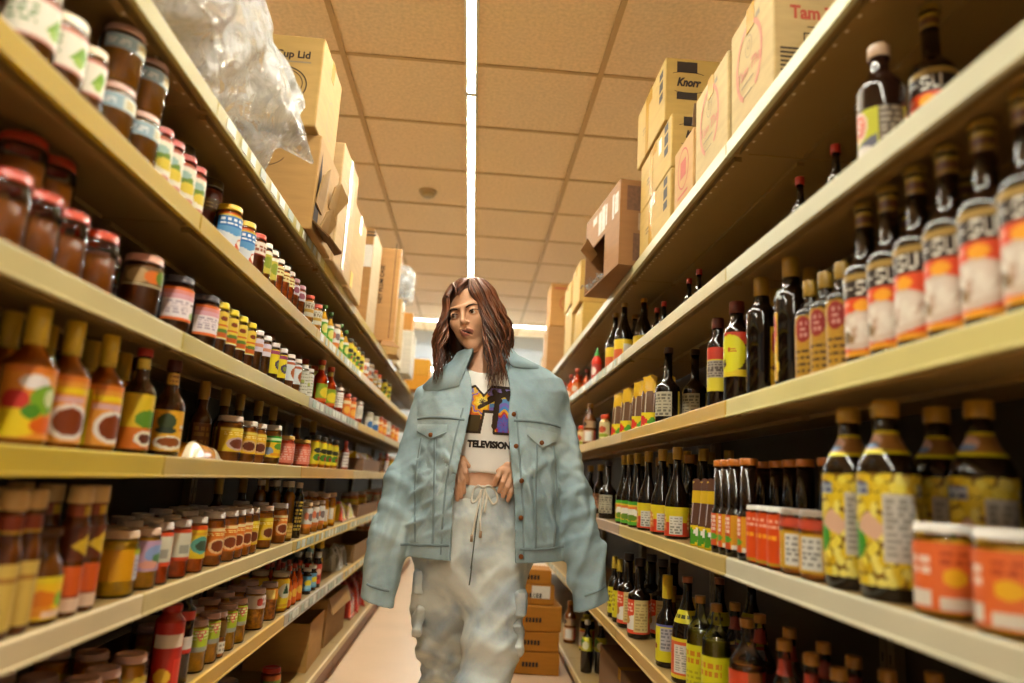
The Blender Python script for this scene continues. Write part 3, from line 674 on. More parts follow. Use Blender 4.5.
K('glowcap', 'soy_sauce_bottle', 'bottle', 'shadowed dark bottle with orange-brown cap', make_bottle, h=.27, r=.034, fb=.5, fs=.7, rn=.42, cap='9a6420', ch=.11, cr=1.3, dark='160b05', lab=[(.1, .4, fine('4a3418', '7a5a30', 16, 14, 4))])
K('glow', 'soy_sauce_bottle', 'bottle', 'dark bottle with gold cap at aisle end', make_bottle, h=.27, r=.034, fb=.5, fs=.7, rn=.42, cap='a87c20', ch=.13, cr=1.3, dark='160b05', lab=[(.1, .4, fine('a87858', '6a4a38', 16, 14, 4))])
K('whitecap', 'soy_sauce_bottle', 'bottle', 'white-capped dark bottle with yellow-green label', make_bottle, h=.25, r=.03, fb=.6, fs=.78, rn=.45, cap='d8d4cc', ch=.08, dark='140a05', lab=[(.42, .68, art(24, 20, 'b8b020', ('e', .4, .6, .3, .3, '4a7a28'), ('e', .7, .4, .2, .3, 'd8d4b0')))])
# ---------------- right, fifth shelf down
K('yellabel', 'soy_sauce_bottle', 'bottle', 'slim dark bottle with yellow label', make_bottle, h=.25, r=.026, fb=.55, fs=.72, rn=.4, cap='a88c28', ch=.2, dark='140a05', lab=[(.08, .5, art(20, 26, 'd0c428', ('l', .1, .2, .6, .9, 4, '6a5a18', 3)))])
K('redwhite', 'soy_sauce_bottle', 'bottle', 'dark bottle with red, white, cream label', make_bottle, h=.285, r=.042, fb=.52, fs=.62, rn=.42, cap='2a180c', ch=.1, dark='140a05', lab=[(.06, .48, art(44, 36, 'd0b878', ('r', 0, 0, .55, 1, 'd84820'), ('p', [(.15, .1), (.1, .4), (.55, .55), (.55, .1)], 'e0dcd4'), ('e', .22, .38, .18, .14, 'b88420'), ('l', .06, .62, .5, .9, 3, 'f0c0a8', 4), ('l', .6, .1, .96, .9, 9, 'a89058', 5), ('r', 0, 0, 1, .05, 'd84820')))])
K('yelcap', 'soy_sauce_bottle', 'bottle', 'dark bottle with long yellow foil neck', make_bottle, h=.275, r=.034, fb=.48, fs=.66, rn=.42, cap='c8ac20', ch=.26, cr=1.14, dark='140a06', lab=[(.06, .46, art(34, 34, 'd4c81c', ('r', .42, .3, .95, .92, 'b0acb0'), ('l', .45, .34, .92, .9, 6, '7a7880', 3), ('e', .2, .4, .1, .08, '8a3c18'), ('r', 0, .93, 1, 1, '5a58a0')))])
K('collar', 'soy_sauce_bottle', 'bottle', 'dark bottle with yellow collar and orange-white label', make_bottle, h=.295, r=.044, fb=.44, fs=.84, rn=.3, cap='8a5030', ch=.06, dark='140a05', lab=[(.05, .42, art(44, 36, 'd8c020', ('r', .1, .08, 1, .92, 'd0582c'), ('r', .3, .14, .94, .84, 'd0c8c0'), ('l', .33, .17, .9, .8, 10, '98948c', 3))), (.56, .68, art(36, 14, 'c0b41c', ('l', .15, .3, .85, .7, 1, '3a3a10', 2)))])
K('clearyel', 'rice_vinegar_bottle', 'bottle', 'clear greenish bottle with yellow label', make_bottle, h=.262, r=.036, fb=.62, fs=.84, rn=.34, cap='a07028', ch=.075, cr=1.2, fill='5e5414', full=.66, lab=[(.04, .52, art(36, 40, 'c8c414', ('l', .2, .6, .8, .9, 2, 'c07818', 2), ('l', .15, .1, .85, .5, 4, 'a8a010', 6)))])
K('clearred', 'cooking_wine_bottle', 'bottle', 'clear bottle of brown wine with red label', make_bottle, h=.262, r=.04, fb=.6, fs=.84, rn=.32, cap='a87428', ch=.075, cr=1.2, fill='5e350f', full=.62, lab=[(.04, .58, art(36, 32, 'c84420', ('l', .1, .25, .9, .6, 1, 'f0c8b0', 2), ('r', .7, 0, 1, 1, '8a5020')))])
K('amberclear', 'cooking_wine_bottle', 'bottle', 'clear brown wine bottle with dark red label', make_bottle, h=.258, r=.038, fb=.5, fs=.82, rn=.32, cap='a07024', ch=.08, cr=1.2, fill='4a280f', full=.56, lab=[(.06, .5, art(28, 24, '7a2c14', ('l', .1, .3, .9, .7, 2, 'a86848', 2))), (.74, .86, art(16, 8, '8a2c18'))])
KK['orangecap']['desc'] = 'orange-capped seasoning jar with food picture label'

# ------------------------------------------------------------------ the room
H_CEIL = 2.935
XW, Y0, Y1 = 3.4, -4.6, 9.5
wall_m = mat('c8d0d4', .7, .05, 3, bump=.05)
mb = MB().box(-XW - .1, XW + .1, Y0, Y1 + .1, -.1, 0)
structure(mb.build('floor', None or mat('d8b898', .32, .06, 2.5, bump=.02, name='floor_vinyl')))
mb = MB().box(-XW - .1, XW + .1, Y0, Y1 + .1, H_CEIL, H_CEIL + .1)
ceil_m = mat('e4c89c', .85, .10, 60, bump=.5, bscale=160, name='ceiling_board')
structure(mb.build('ceiling', ceil_m))
mb = MB()
for i in range(-3, 4):
    x = -.735 + 1.225 * i
    if abs(x) < XW:
        mb.box(x - .013, x + .013, Y0, Y1, H_CEIL - .007, H_CEIL - .0005)
for j in range(-12, 11):
    y = 3.09 + .61 * j
    if Y0 < y < Y1:
        mb.box(-XW, XW, y - .010, y + .010, H_CEIL - .0055, H_CEIL - .0004)
structure(mb.build('trim_1', mat('b8945c', .6, .05, name='ceiling_grid_paint')))
structure(MB().box(-XW, XW, Y1, Y1 + .1, 0, H_CEIL).build('wall_far', wall_m))
structure(MB().box(-XW - .1, -XW, Y0, Y1, 0, H_CEIL).build('wall_left', wall_m))
structure(MB().box(XW, XW + .1, Y0, Y1, 0, H_CEIL).build('wall_right', wall_m))
mb = MB()
for z in (2.05, 2.3, 2.55, 2.75):
    mb.box(-XW, XW, Y1 - .012, Y1 + .001, z - .012, z + .012, 0, .003)
structure(mb.build('trim_2', mat('b4bcc0', .6, .05)))


def emis(name, col, s):
    m, nt, b = nodes_of(name)
    b.inputs['Base Color'].default_value = (.9, .9, .9, 1)
    b.inputs['Emission Color'].default_value = (*col, 1)
    b.inputs['Emission Strength'].default_value = s
    return m


TUBE = emis('fluorescent_tube_glow', (1.0, .965, .80), TUBE_S)
TUBE2 = emis('far_tube_glow', (.9, .97, 1.0), TUBE_S * .35)
HOUS = mat('d8d4c4', .5, .04, name='lamp_housing')


def strip_light(x, y0, y1, z, label, group, along='Y', tm=None):
    L = y1 - y0
    r = empty('fluorescent_light', (x, (y0 + y1) / 2, z) if along == 'Y' else ((y0 + y1) / 2, x, z), 0 if along == 'Y' else PI / 2)
    mb = MB()
    for x0, x1 in ((-.030, -.0172), (.0172, .030)):
        mb.box(x0, x1, -L / 2 + .003, L / 2 - .003, -.012, 0, 0, .002)
    mb.box(-.018, .018, -L / 2 + .003, L / 2 - .003, -.003, 0)
    mb.build('housing', HOUS, r)
    MB().box(-.0165, .0165, -L / 2 + .022, L / 2 - .022, -.0105, -.0035, 0, .002).build('lamp_tube', tm or TUBE, r)
    for s_ in (-1, 1):
        MB().box(-.017, .017, min(s_ * (L / 2 - .003), s_ * (L / 2 - .021)), max(s_ * (L / 2 - .003), s_ * (L / 2 - .021)), -.0115, -.003, 0, .002).build('end_cap', HOUS, r)
    tag(r, label, 'light', group)
    return r


for i, w in enumerate(['behind the camera, added as front fill', 'over the camera', 'over the open front of the aisle', 'over the middle of the aisle', 'over the far end of the aisle']):
    a = -3.97 + 2.44 * i  # the one behind the camera is an unseen lamp added for front light
    strip_light(-.128, a, a + 2.44, H_CEIL - .0006, 'long white fluorescent strip light on the ceiling ' + w, 'strip lights along the aisle ceiling')
for side, s in (('left', -1), ('right', 1)):
    for i, w in enumerate(['near', 'middle', 'far']):
        a = -.4 + 2.9 * i
        strip_light(-.128 + s * 2.45, a, a + 2.44, H_CEIL - .0006, 'fluorescent strip light over the next aisle on the %s, %s one' % (side, w), 'strip lights over the neighbouring aisles')
strip_light(8.8, -1.5, .94, H_CEIL - .0006, 'cross-wise cool white strip light on the ceiling near the far wall', None, 'X', TUBE2)
r = empty('wall_light', (-.08, Y1 - .002, 2.40))
MB().box(-1.22, 1.22, -.05, 0, -.03, .03, 0, .006).build('housing', HOUS, r)
MB().box(-1.19, 1.19, -.062, -.049, -.02, .02, 0, .005).build('lamp_tube', TUBE2, r)
tag(r, 'lower cool white strip light fixed on the far wall', 'light')
r = empty('smoke_detector', (-.427, 4.68, H_CEIL))
MB().lathe([(.062, 0), (.062, -.012), (.055, -.02), (0, -.02)][::-1], 28).build('base', mat('a88a58', .5, .04), r, True)
MB().lathe([(.05, -.018), (.047, -.036), (.036, -.043), (0, -.044)][::-1], 28).build('sensor_cover', mat('a08450', .5, .04), r, True)
tag(r, 'round tan smoke detector on the ceiling left of the strip light', 'smoke detector')

# ------------------------------------------------------------------ shelving
SH = dict(L=dict(X=-.625, s=-1, edges=[.31, 1.52, 2.73, 3.94, 5.15, 6.36, 7.57, 8.78], z=[1.805, 1.535, 1.27, 1.01, .74, .485], base=.14, top=1.86),
          R=dict(X=.61, s=1, edges=[.49, 1.71, 2.93, 4.15, 5.37, 6.59, 7.81], z=[1.905, 1.565, 1.227, .856, .46], base=.075, top=1.96))
LIP = dict(L1=['a89c58', 'a89a50', 'b09434', 'a88c38', 'a88c38'], L2=['b8980e', 'b4941c', 'b89a3c', 'b49434', 'b49434'], L3=['c4b47c', 'b4a250', 'a49c90', 'c09820', 'b0a070'], L4=['c0a424', 'b89c4c', 'c08e18', 'b8a060', 'b8a060'],
           L5=['d0be98', 'c8b480', 'c4a448', 'c4a448', 'b89850'], L6=['c8a048', 'c89c34', 'a89c8c', 'c49c38', 'b89850'], R1=['c4c49c', 'b8b088', 'b4a880', 'b4a880', 'b4a880'], R2=['b8b494', 'b8a878', 'b4a880', 'b0a880', 'b4a880'],
           R3=['c8bc74', 'c0981c', 'c0a468', 'b8a070', 'b8a070'], R4=['ccc8b0', 'bca45c', 'a89078', 'b8a060', 'b8a060'], R5=['bca064', 'b8944c', 'b4944c', 'b49450', 'b8a060'])
plate_m = mat('8c7040', .45, .06, 3, name='shelf_plate_paint')
panel_m = mat('35280f', .6, .06, 3, name='back_panel_paint')
post_m = mat('6c5830', .5, .05, name='upright_paint')
slot_light_m = mat('d8ccb0', .6, .05, name='slot_light')  # pale dots painted for the light showing through the shelf slots
kick_m = mat('8a5c3c', .5, .08, 5, name='kick_plate_paint')
tick_m = mat('d8d8cc', .5, .05, name='price_ticket')
tick2_m = mat('a8b4a8', .5, .05, name='price_ticket_grey')
ORD = ['first', 'second', 'third', 'fourth', 'fifth', 'sixth', 'seventh', 'eighth', 'ninth', 'tenth', 'eleventh', 'twelfth', 'thirteenth', 'fourteenth', 'fifteenth', 'sixteenth', 'seventeenth', 'eighteenth', 'nineteenth', 'twentieth']
BAYN = ['nearest the camera', 'second from the camera', 'third from the camera', 'fourth from the camera', 'fifth from the camera', 'sixth from the camera', 'last at the far end']
for sd, S in SH.items():
    s, X = S['s'], S['X']
    xb = X + s * .42
    lo, hi = min(X, xb), max(X, xb)
    for b, (ya, yb) in enumerate(zip(S['edges'], S['edges'][1:])):
        root = empty('shelving_unit', ((X + xb) / 2, (ya + yb) / 2, 0))
        o = Vector(root.location)

        def bx(mb, x0, x1, y0, y1, z0, z1, mi=0, bev=0.):
            return mb.box(min(x0, x1) - o.x, max(x0, x1) - o.x, y0 - o.y, y1 - o.y, z0, z1, mi, bev)
        g = .0012
        bx(MB(), xb, xb - s * .012, ya + g, yb - g, .02, S['top']).build('back_panel', panel_m, root)
        for yy in (ya + .016, yb - .016):
            m_ = bx(MB(), xb - s * .012, xb - s * .04, yy - .014, yy + .014, 0, S['top'], 0, .002)
            for kz in range(int(S['top'] / .05)):
                bx(m_, xb - s * .0398, xb - s * .0402, yy - .004, yy + .004, .04 + kz * .05, .06 + kz * .05, 1)
            m_.build('upright', [post_m, panel_m], root)
        for i, z in enumerate(S['z']):
            m_ = MB()
            bx(m_, X + s * .012, xb - s * .041, ya + g, yb - g, z - .026, z - .003, 0, .003)
            bx(m_, X + s * .03, X + s * .05, ya + .02, yb - .02, z - .040, z - .024)          # stiffening folds below
            bx(m_, X + s * .2, X + s * .22, ya + .02, yb - .02, z - .036, z - .024)
            if i == 0:
                for q in range(26):
                    yy = ya + .05 + q * (yb - ya - .1) / 25
                    bx(m_, X + s * .034, X + s * .040, yy - .004, yy + .004, z - .0408, z - .0398, 1)
            sh = m_.build('shelf', [plate_m, slot_light_m], root)
            m_ = MB()
            m_ = bx(m_, X, X + s * .012, ya + g, yb - g, z - .042, z, 0, .0035)
            bx(m_, X - s * .003, X + s * .004, ya + g, yb - g, z - .044, z - .038, 0, .0015)
            key = '%s%d' % (sd, i + 1)
            rl = m_.build('price_rail', mat(LIP[key][min(b, 4)], .42, .07, 4, name='rail_' + LIP[key][min(b, 4)]), sh)
            tk = {'L2': [2], 'L3': [2], 'L1': [1], 'L5': [2, 3], 'L6': [2, 3], 'R2': [2, 3], 'R1': [], 'R3': [3], 'R5': [3]}.get(key, [])
            if b in tk:
                g_ = np.random.default_rng(b * 10 + i)
                yy = ya + .06
                while yy < yb - .1:
                    w = g_.uniform(.035, .06)
                    bx(MB(), X - s * .0028, X - s * .0004, yy, yy + w, z - .034, z - .007).build('price_ticket', [tick_m, tick2_m][int(g_.integers(2))], sh)
                    yy += w + g_.uniform(.008, .06)
        z = S['base']
        m_ = bx(MB(), X - s * .01, xb - s * .041, ya + g, yb - g, z - .03, z - .003, 0, .003)
        bd = m_.build('base_deck', plate_m, root)
        m_ = bx(MB(), X - s * .022, X - s * .010, ya + g, yb - g, z - .032, z, 0, .003)
        m_.build('price_rail', mat('c8b080', .45, .06, 4, name='rail_base'), bd)
        bx(MB(), X + s * .01, X + s * .022, ya + g, yb - g, 0, z - .03, 0, .002).build('kick_plate', kick_m, root)
        nb = len(S['edges']) - 1
        tag(root, 'beige %s shelving bay on the %s side of the aisle, %s' % (['six-shelf', 'five-shelf'][sd == 'R'], {'L': 'left', 'R': 'right'}[sd], BAYN[b if b < nb - 1 else -1]), 'shelving', '%s run of shelving bays' % {'L': 'left', 'R': 'right'}[sd])

# ------------------------------------------------------------------ goods on the shelves
ROWS='''
L2 leafjar 0 0 0.962 1.037
L2 leafsmall 0 0 1.101
L2 amberjar 0 0 1.204 1.305
L2 amberjar 0 1 1.169 1.27
L2 redpic 0 0 1.37 1.425 1.494 1.552
L2 bigjar 1 0 1.635 1.839
L2 bigjar 1 0 2.422
L2 bluejar 0 0 1.813 1.933
L2 chocjar 0 0 2.035
L2 thinjar 0 0 2.104 2.172
L2 orangejar 0 0 2.247 2.323 2.389
L2 pinkchunk 0 0 2.463 2.555
L2 bigjar 1 0 2.589 3.209
L2 mixjar 0 0 2.703 2.853
L2 darkgreen 1 0 3.3 3.441
L2 greenbot 0 0 2.973 3.105
L2 whitelab 0 0 3.261
L2 greenbot 0 0 3.356 3.496
L2 yelblack 0 0 3.643 3.74 3.874 4.02
L2 whitelab 0 0 4.221 4.439
L2 mixjar 0 0 4.623 4.832
L3 tallred 0 0 0.977 1.054 1.131 1.23
L3 tallred 1 1 1.087 1.169
L3 tallred 1 0 1.109 1.191
L3 picjar 0 0 1.413
L3 pinkwhite 0 0 1.576 1.741
L3 yellowlid 0 0 1.812 1.891 1.969 2.05
L3 lilac 0 0 2.128 2.213
L3 yelpurple 0 0 2.313 2.412
L3 whiteblue 0 0 2.52 2.623
L3 greyjar 0 0 2.737 2.83
L3 tallbrown 1 0 2.516 2.922
L3 orangebot 0 0 3.104 3.303
L3 whitered 0 0 3.503
L3 orangelab 0 0 3.726 3.896
L3 whitered 0 0 4.144
L3 neckbot 1 0 3.679 3.969 4.198
L3 whitebox 0 0 4.595 4.891
L3 orangelab 0 0 5.121 5.362
L3 whitered 0 0 5.626
L3 orangelab 0 0 5.931 6.255
L4 yelcirc 0 0 6.08 6.401 6.668
L4 pinkjar 0 0 7.052
L5 redlab 0 0 5.829 6.101
L5 tealjar 0 0 6.4 6.649
L6 orangecirc 0 0 5.663 5.979 6.326
L2 yelblack 0 0 5.173 5.428
L4 fruitbot 0 0 1.113
L4 circbot 0 0 1.209 1.329
L4 circbot 1 0 1.165 1.265 1.413 1.545
L4 greenyel 0 0 1.463
L4 coffeebot 0 0 1.617
L4 beanjar 0 0 2.042
L4 beanslim 0 0 2.179
L4 beanslim 0 0 2.28
L4 greenbean 0 0 2.458
L4 pinkjar 0 0 2.652 2.915
L4 yelblack 0 0 3.095 3.239 3.374
L4 yelblack 0 0 3.524
L4 pinkbot 0 0 3.831
L4 capback 1 0 2.017 2.19 2.328 2.532 2.72 3.105 3.419
L4 pinkbot 0 0 5.709
L5 conebot 0 0 1.11 1.158
L5 widebot 0 0 1.23
L5 tribot 0 0 1.292 1.347
L5 conebot 1 0 1.356
L5 preserve 0 0 1.496
L5 bluelab 0 0 1.596
L5 redlab 0 0 1.659 1.763
L5 tealjar 0 0 1.867
L5 orangecirc 0 0 1.996 2.106 2.175 2.248
L5 yelcirc 0 0 2.315 2.478
L5 orangecirc 0 0 2.669
L5 tallbot 0 0 2.756
L5 scriptbot 0 0 2.893
L5 whitelab 0 0 3.083 3.216 3.342
L5 tallamber 0 0 3.437 3.605
L5 capback 2 0 2.505 2.766 3.055
L6 palelid 0 0 1.352 1.43 1.505 1.619
L6 redpack 0 0 1.802
L6 slimdark 0 0 1.863
L6 greenjar 0 0 1.974 2.066
L6 chilijar 0 0 2.122
L6 greenjar 0 0 2.209 2.304
L6 whitepink 0 0 2.501
L6 orangeslim 0 0 2.652
L6 yeltree 0 0 2.812
L6 hotor 0 0 2.869 2.947 3.04
L6 bluewhite 0 0 3.211 3.317
L6 redslim 0 0 3.404
L6 palelid 1 0 1.893 2.027 2.155 2.288 2.419 2.548 2.682
L6 darkwhite 2 0 2.109 2.353 2.612
L6 bluewhite 1 1 3.63
L6 yelsmall 1 1 3.882
R2 nsu 1 0 1.073
R2 limered 0 0 1.096
R2 redcap 1 0 1.557 1.388
R2 redcap 2 0 1.673
R2 redcap 2 0 1.906 2.177 2.257 2.334
R2 redcap 1 0 2.32 2.434 2.773 2.884
R2 bigsoy 1 0 3.123
R2 bigsoy 0 0 3.231 3.444
R2 sriracha 0 0 3.857
R2 redhot 0 0 4.609 4.893 5.28
R3 nsu 0 0 0.786 0.861 0.936 1.01 1.085 1.159
R3 sesame 0 0 1.228 1.29 1.353
R3 kimbot 0 0 1.45 1.609
R3 kimbot 1 0 1.51 1.69
R3 mate 0 0 1.764
R3 matesm 0 0 1.893
R3 backlab 0 0 2.446
R3 vermi 0 0 2.662 2.824
R3 vermi 0 0 3.047 3.236
R3 orangecap 0 0 3.546
R3 brownbot 0 0 4.07
R3 orangecap 0 0 4.299
R4 smallsoy 0 0 1.749 1.801 1.854 1.67
R4 greensoy 0 0 3.083 2.976 2.84
R4 redsoy 0 0 2.682 2.484 2.302
R4 vermi2 0 0 2.035 1.966 1.909
R4 redjar 0 0 1.615 1.559 1.502
R4 yelredjar 0 0 1.436 1.351
R4 corn 0 0 1.252 1.136
R4 corn 1 0 1.168
R4 corn 1 0 1.066
R4 chilijarW 0 0 0.995 0.872
R4 chilijarW 1 0 0.979
R4 glowcap 1 0 2.784 2.398
R4 smallsoy 1 0 1.786 1.703 1.628 1.559 1.457
R4 glow 1 0 4.419 4.077
R4 backlab 0 0 3.49
R5 yellabel 0 0 3.195 3.089
R5 redwhite 0 0 2.798 2.989
R5 yelcap 0 0 2.382
R5 collar 0 0 2.2
R5 clearyel 0 0 2.053 1.923
R5 clearred 0 0 1.723
R5 amberclear 0 0 1.516 1.399 1.295
R5 amberclear 1 0 1.986 1.818 1.65 1.51 1.394
R5 redwhite 1 0 2.81
R5 capback 1 0 2.592 2.342
RB brownbot 0 0 4.535
RB whitecap 0 0 3.858
RB collar 1 0 4.335
'''
SZ = dict(L2=1.535, L3=1.27, L4=1.01, L5=.74, L6=.485, LB=.14, R2=1.565, R3=1.227, R4=.856, R5=.46, RB=.075)
items, heads = [], {}


def item_x(sh, k, row):
    r = KK[k]['r']
    off = .016 + r if row == 0 else ((.17 if k == 'corn' else .125) if row == 1 else .215)
    s = -1 if sh[0] == 'L' else 1
    return (-.625 if s < 0 else .61) + s * off


def clash(sh, x, y, r, lv, tol=.001):
    return any(i['sh'] == sh and i['lv'] == lv and math.hypot(i['x'] - x, i['y'] - y) < i['r'] + r + tol for i in items)


def put(sh, k, row, lv, x, y):
    r = KK[k]['r']
    z = SZ[sh] - .0022
    if lv:
        base = min((i for i in items if i['sh'] == sh and i['lv'] == 0 and i['row'] == row), key=lambda i: abs(i['y'] - y))
        if abs(base['y'] - y) > .075:
            put(sh, k, row, 0, x, y)
            base = items[-1]
        x, y, z = base['x'], base['y'], z + KK[base['k']]['h'] + .0005
        if any(i['lv'] and abs(i['y'] - y) < .01 and i['sh'] == sh for i in items):
            return
    items.append(dict(sh=sh, k=k, row=row, lv=lv, x=x, y=y, z=z, r=r))


todo = []
for ln in ROWS.split('\n'):
    p = ln.split()
    if p:
        todo += [(int(p[3]), p[0], p[1], int(p[2]), float(q)) for q in p[4:]]
todo.sort(key=lambda t: (t[0], t[3], t[4]))
for lv, sh, k, row, y in todo:
    if lv == 0:
        x = item_x(sh, k, row)
        s = -1 if sh[0] == 'L' else 1
        n = 0
        while clash(sh, x, y, KK[k]['r'], 0) and n < 12:
            x += s * .008
            n += 1
        if n < 12:
            put(sh, k, row, 0, x, y)
# the goods stand two or more deep: the same again behind, where there is room
for it in list(items):
    if it['row'] == 0 and it['k'] not in ('orangecap', 'sriracha', 'limered', 'brownbot', 'redpack', 'slimdark', 'widebot'):
        s = -1 if it['sh'][0] == 'L' else 1
        x = it['x'] + s * (2 * it['r'] + .01)
        deep = .36
        n = 0
        while n < (2 if it['sh'] in ('L5', 'L6', 'R4', 'R5') else 1) and abs(x) + it['r'] < (.625 if s < 0 else .61) + deep:
            y = it['y'] + RNG.uniform(-.006, .006)
            if not clash(it['sh'], x, y, it['r'], 0):
                items.append(dict(sh=it['sh'], k=it['k'], row=n + 1, lv=0, x=x, y=y, z=it['z'], r=it['r']))
                n += 1
                x += s * (2 * it['r'] + .008)
            else:
                break
for lv, sh, k, row, y in todo:
    if lv:
        put(sh, k, row, 1, item_x(sh, k, row), y)
SHN = dict(L2='left second shelf', L3='left third shelf', L4='left fourth shelf', L5='left fifth shelf', L6='left sixth shelf', LB='left base shelf',
           R2='right second shelf', R3='right third shelf', R4='right fourth shelf', R5='right fifth shelf', RB='right base shelf')
tally = {}
items.sort(key=lambda i: (i['sh'], i['lv'], i['row'], i['y']))
tot = {}
for it in items:
    q = (it['sh'], it['k'], it['row'], it['lv'])
    tot[q] = tot.get(q, 0) + 1
for it in items:
    k = KK[it['k']]
    q = (it['sh'], it['k'], it['row'], it['lv'])
    tally[q] = tally.get(q, 0) + 1
    d = math.hypot(it['x'], it['y'])
    s = 1 if it['x'] < 0 else -1
    dx, dy = .5 * s - .5 * it['x'] / d, -.5 * it['y'] / d
    rz = math.atan2(dx, -dy) + RNG.normal() * .16
    if it['k'] not in heads:
        o = k['mk'](k)
        heads[it['k']] = o
        bpy.context.view_layer.update()
        remember(o)
    else:
        o = dup(heads[it['k']])
    o.location = (it['x'], it['y'], it['z'])
    o.rotation_euler = (0, 0, rz)
    n = tally[q]
    rank = '' if tot[q] == 1 else ('nearest ' if n == 1 else ORD[n - 1] + '-nearest ')
    row = 'stacked on another' if it['lv'] else ['front row', 'second row', 'third row'][it['row']]
    lab = rank + k['desc'] + ', ' + row + ', ' + SHN[it['sh']]
    assert len(lab.split()) <= 16, lab
    tag(o, lab, k['cat'], '%s on the %s' % (k['desc'].split(' with ')[0] + 's', SHN[it['sh']]))
print('GOODS', len(items))

# ------------------------------------------------------------------ cartons, bags and loose packets
BR1, BR2, BR3, BR4 = 'c89838', 'd8b47c', 'a06c30', 'c07818'
ink_black = mat('2a1c10', .7, .05, name='box_print_black')
ink_red = mat('b05038', .7, .08, name='box_print_red')
ink_pink = mat('c08068', .75, .1, name='box_print_faded_red')
ink_grey = mat('8a7a60', .7, .08, name='box_print_grey')
paper_m = mat('d8d4c8', .6, .04, name='paper_sticker')
tape_m = mat('b88c3c', .22, .08, 12, name='packing_tape')
BOARD = {}


def board(c):
    c = ''.join('%02x' % int(int(c[i:i + 2], 16) * .9) for i in (0, 2, 4))
    return mat(c, .75, .07, 9, bump=.12, bscale=60, name='cardboard_' + c, stretch=(1, 1, 6))


FACE = {'front': ((PI / 2, 0, 0), lambda a, b, w, d, e: (a, -d / 2 - e, b)), 'right': ((PI / 2, 0, PI / 2), lambda a, b, w, d, e: (w / 2 + e, a, b)), 'left': ((PI / 2, 0, -PI / 2), lambda a, b, w, d, e: (-w / 2 - e, -a, b))}


def carton(label, x, y, z, w, d, h, rz=0., c=BR1, group=None, seam=True, tape=True, side=None, name='cardboard_box'):
    """closed box: x, y the middle of its foot; side: a paler board for the aisle face"""
    r = empty(name, (x, y, z), rz)
    mb = MB().box(-w / 2, w / 2, -d / 2, d / 2, 0, h, 0, min(.006, w * .04))
    mb.build('body', board(c), r)
    mb = MB()
    for yy in ((-.0022, .0022), ):
        mb.box(-w / 2 + .004, w / 2 - .004, yy[0], yy[1], h - .0004, h + .0008)
    mb.build('flap_seam', board(BR3), r)
    if tape:
        mb = MB()
        mb.box(-w / 2 - .0007, w / 2 + .0007, -.024, .024, h + .0009, h + .0016)
        for s in (-1, 1):
            mb.box(s * (w / 2 + .0007) - .0006, s * (w / 2 + .0007) + .0006, -.024, .024, h * .78, h + .0015)
        mb.build('packing_tape', tape_m, r)
    r['_dim'] = (w, d, h)
    tag(r, label, 'box', group)
    return r


def stamp(r, face, a, b, name, m, pieces):
    """flat print on a box face; pieces are ('q', x0,z0,x1,z1) rectangles, ('o', cx,cz,rx,rz,width) rings, ('d', cx,cz,rx,rz) discs"""
    w, d, h = r['_dim']
    rot, at = FACE[face]
    mb = MB()
    for p in pieces:
        if p[0] == 'q':
            _, x0, z0, x1, z1 = p
            mb.add([(x0, z0, 0), (x1, z0, 0), (x1, z1, 0), (x0, z1, 0)], [(0, 1, 2, 3)])
        elif p[0] == 'd':
            _, cx, cz, rx, rz = p
            mb.add([(cx + rx * math.cos(t * PI / 18), cz + rz * math.sin(t * PI / 18), 0) for t in range(36)], [tuple(range(36))])
        else:
            _, cx, cz, rx, rz, wd = p[:6]
            a0, a1 = p[6:] if len(p) > 6 else (0, 360)
            n = 48
            v, f = [], []
            for t in range(n + 1):
                q = math.radians(a0 + (a1 - a0) * t / n)
                for k in (0, 1):
                    v.append((cx + (rx - k * wd) * math.cos(q), cz + (rz - k * wd) * math.sin(q), 0))
            for t in range(n):
                f.append((2 * t, 2 * t + 2, 2 * t + 3, 2 * t + 1))
            mb.add(v, f)
    return mb.build(name, m, r, loc=at(a, b, w, d, .0011), rot=rot)


def word(r, face, a, b, s, size, m, name='printed_word', **k):
    w, d, h = r['_dim']
    rot, at = FACE[face]
    sp = k.pop('spin', 0)
    R_ = Matrix.Rotation(rot[2], 3, 'Z') @ Matrix.Rotation(rot[0], 3, 'X') @ Matrix.Rotation(sp, 3, 'Z')
    return text_mesh(s, size, m, r, name, at(a, b, w, d, .0012), R_.to_euler(), **k)


def open_box(label, x, y, z, w, d, h, rz, c, t=.005, flaps=(), name='cardboard_box', hole=None, group=None):
    """box without its top: walls with thickness; flaps = (side, tilt in degrees, length)"""
    r = empty(name, (x, y, z), rz)
    mb = MB().box(-w / 2, w / 2, -d / 2, d / 2, 0, t)
    mb.box(-w / 2, -w / 2 + t, -d / 2, d / 2, t, h).box(w / 2 - t, w / 2, -d / 2, d / 2, t, h)
    mb.box(-w / 2 + t, w / 2 - t, -d / 2, -d / 2 + t, t, h).box(-w / 2 + t, w / 2 - t, d / 2 - t, d / 2, t, h)
    mb.build('body', board(c), r)
    for s, deg, ln in flaps:
        L = w if s in 'fb' else d
        m = MB().box(-L / 2 + .004, L / 2 - .004, 0, t * .8, 0, ln)
        # hinge along local x, tilting outward (-y)
        M = Matrix.Rotation(math.radians(deg), 4, 'X')
        M = {'f': Matrix.Translation((0, -d / 2 + .001, h + .001)), 'b': Matrix.Translation((0, d / 2 - .001, h + .001)) @ Matrix.Rotation(PI, 4, 'Z'),
             'r': Matrix.Translation((w / 2 - .001, 0, h + .001)) @ Matrix.Rotation(PI / 2, 4, 'Z'), 'l': Matrix.Translation((-w / 2 + .001, 0, h + .001)) @ Matrix.Rotation(-PI / 2, 4, 'Z')}[s] @ M
        m.xform(M).build('flap', board(c), r)
    r['_dim'] = (w, d, h)
    tag(r, label, 'box', group)
    return r


TL, TR = 1.8055, 1.9055      # the two top shelves
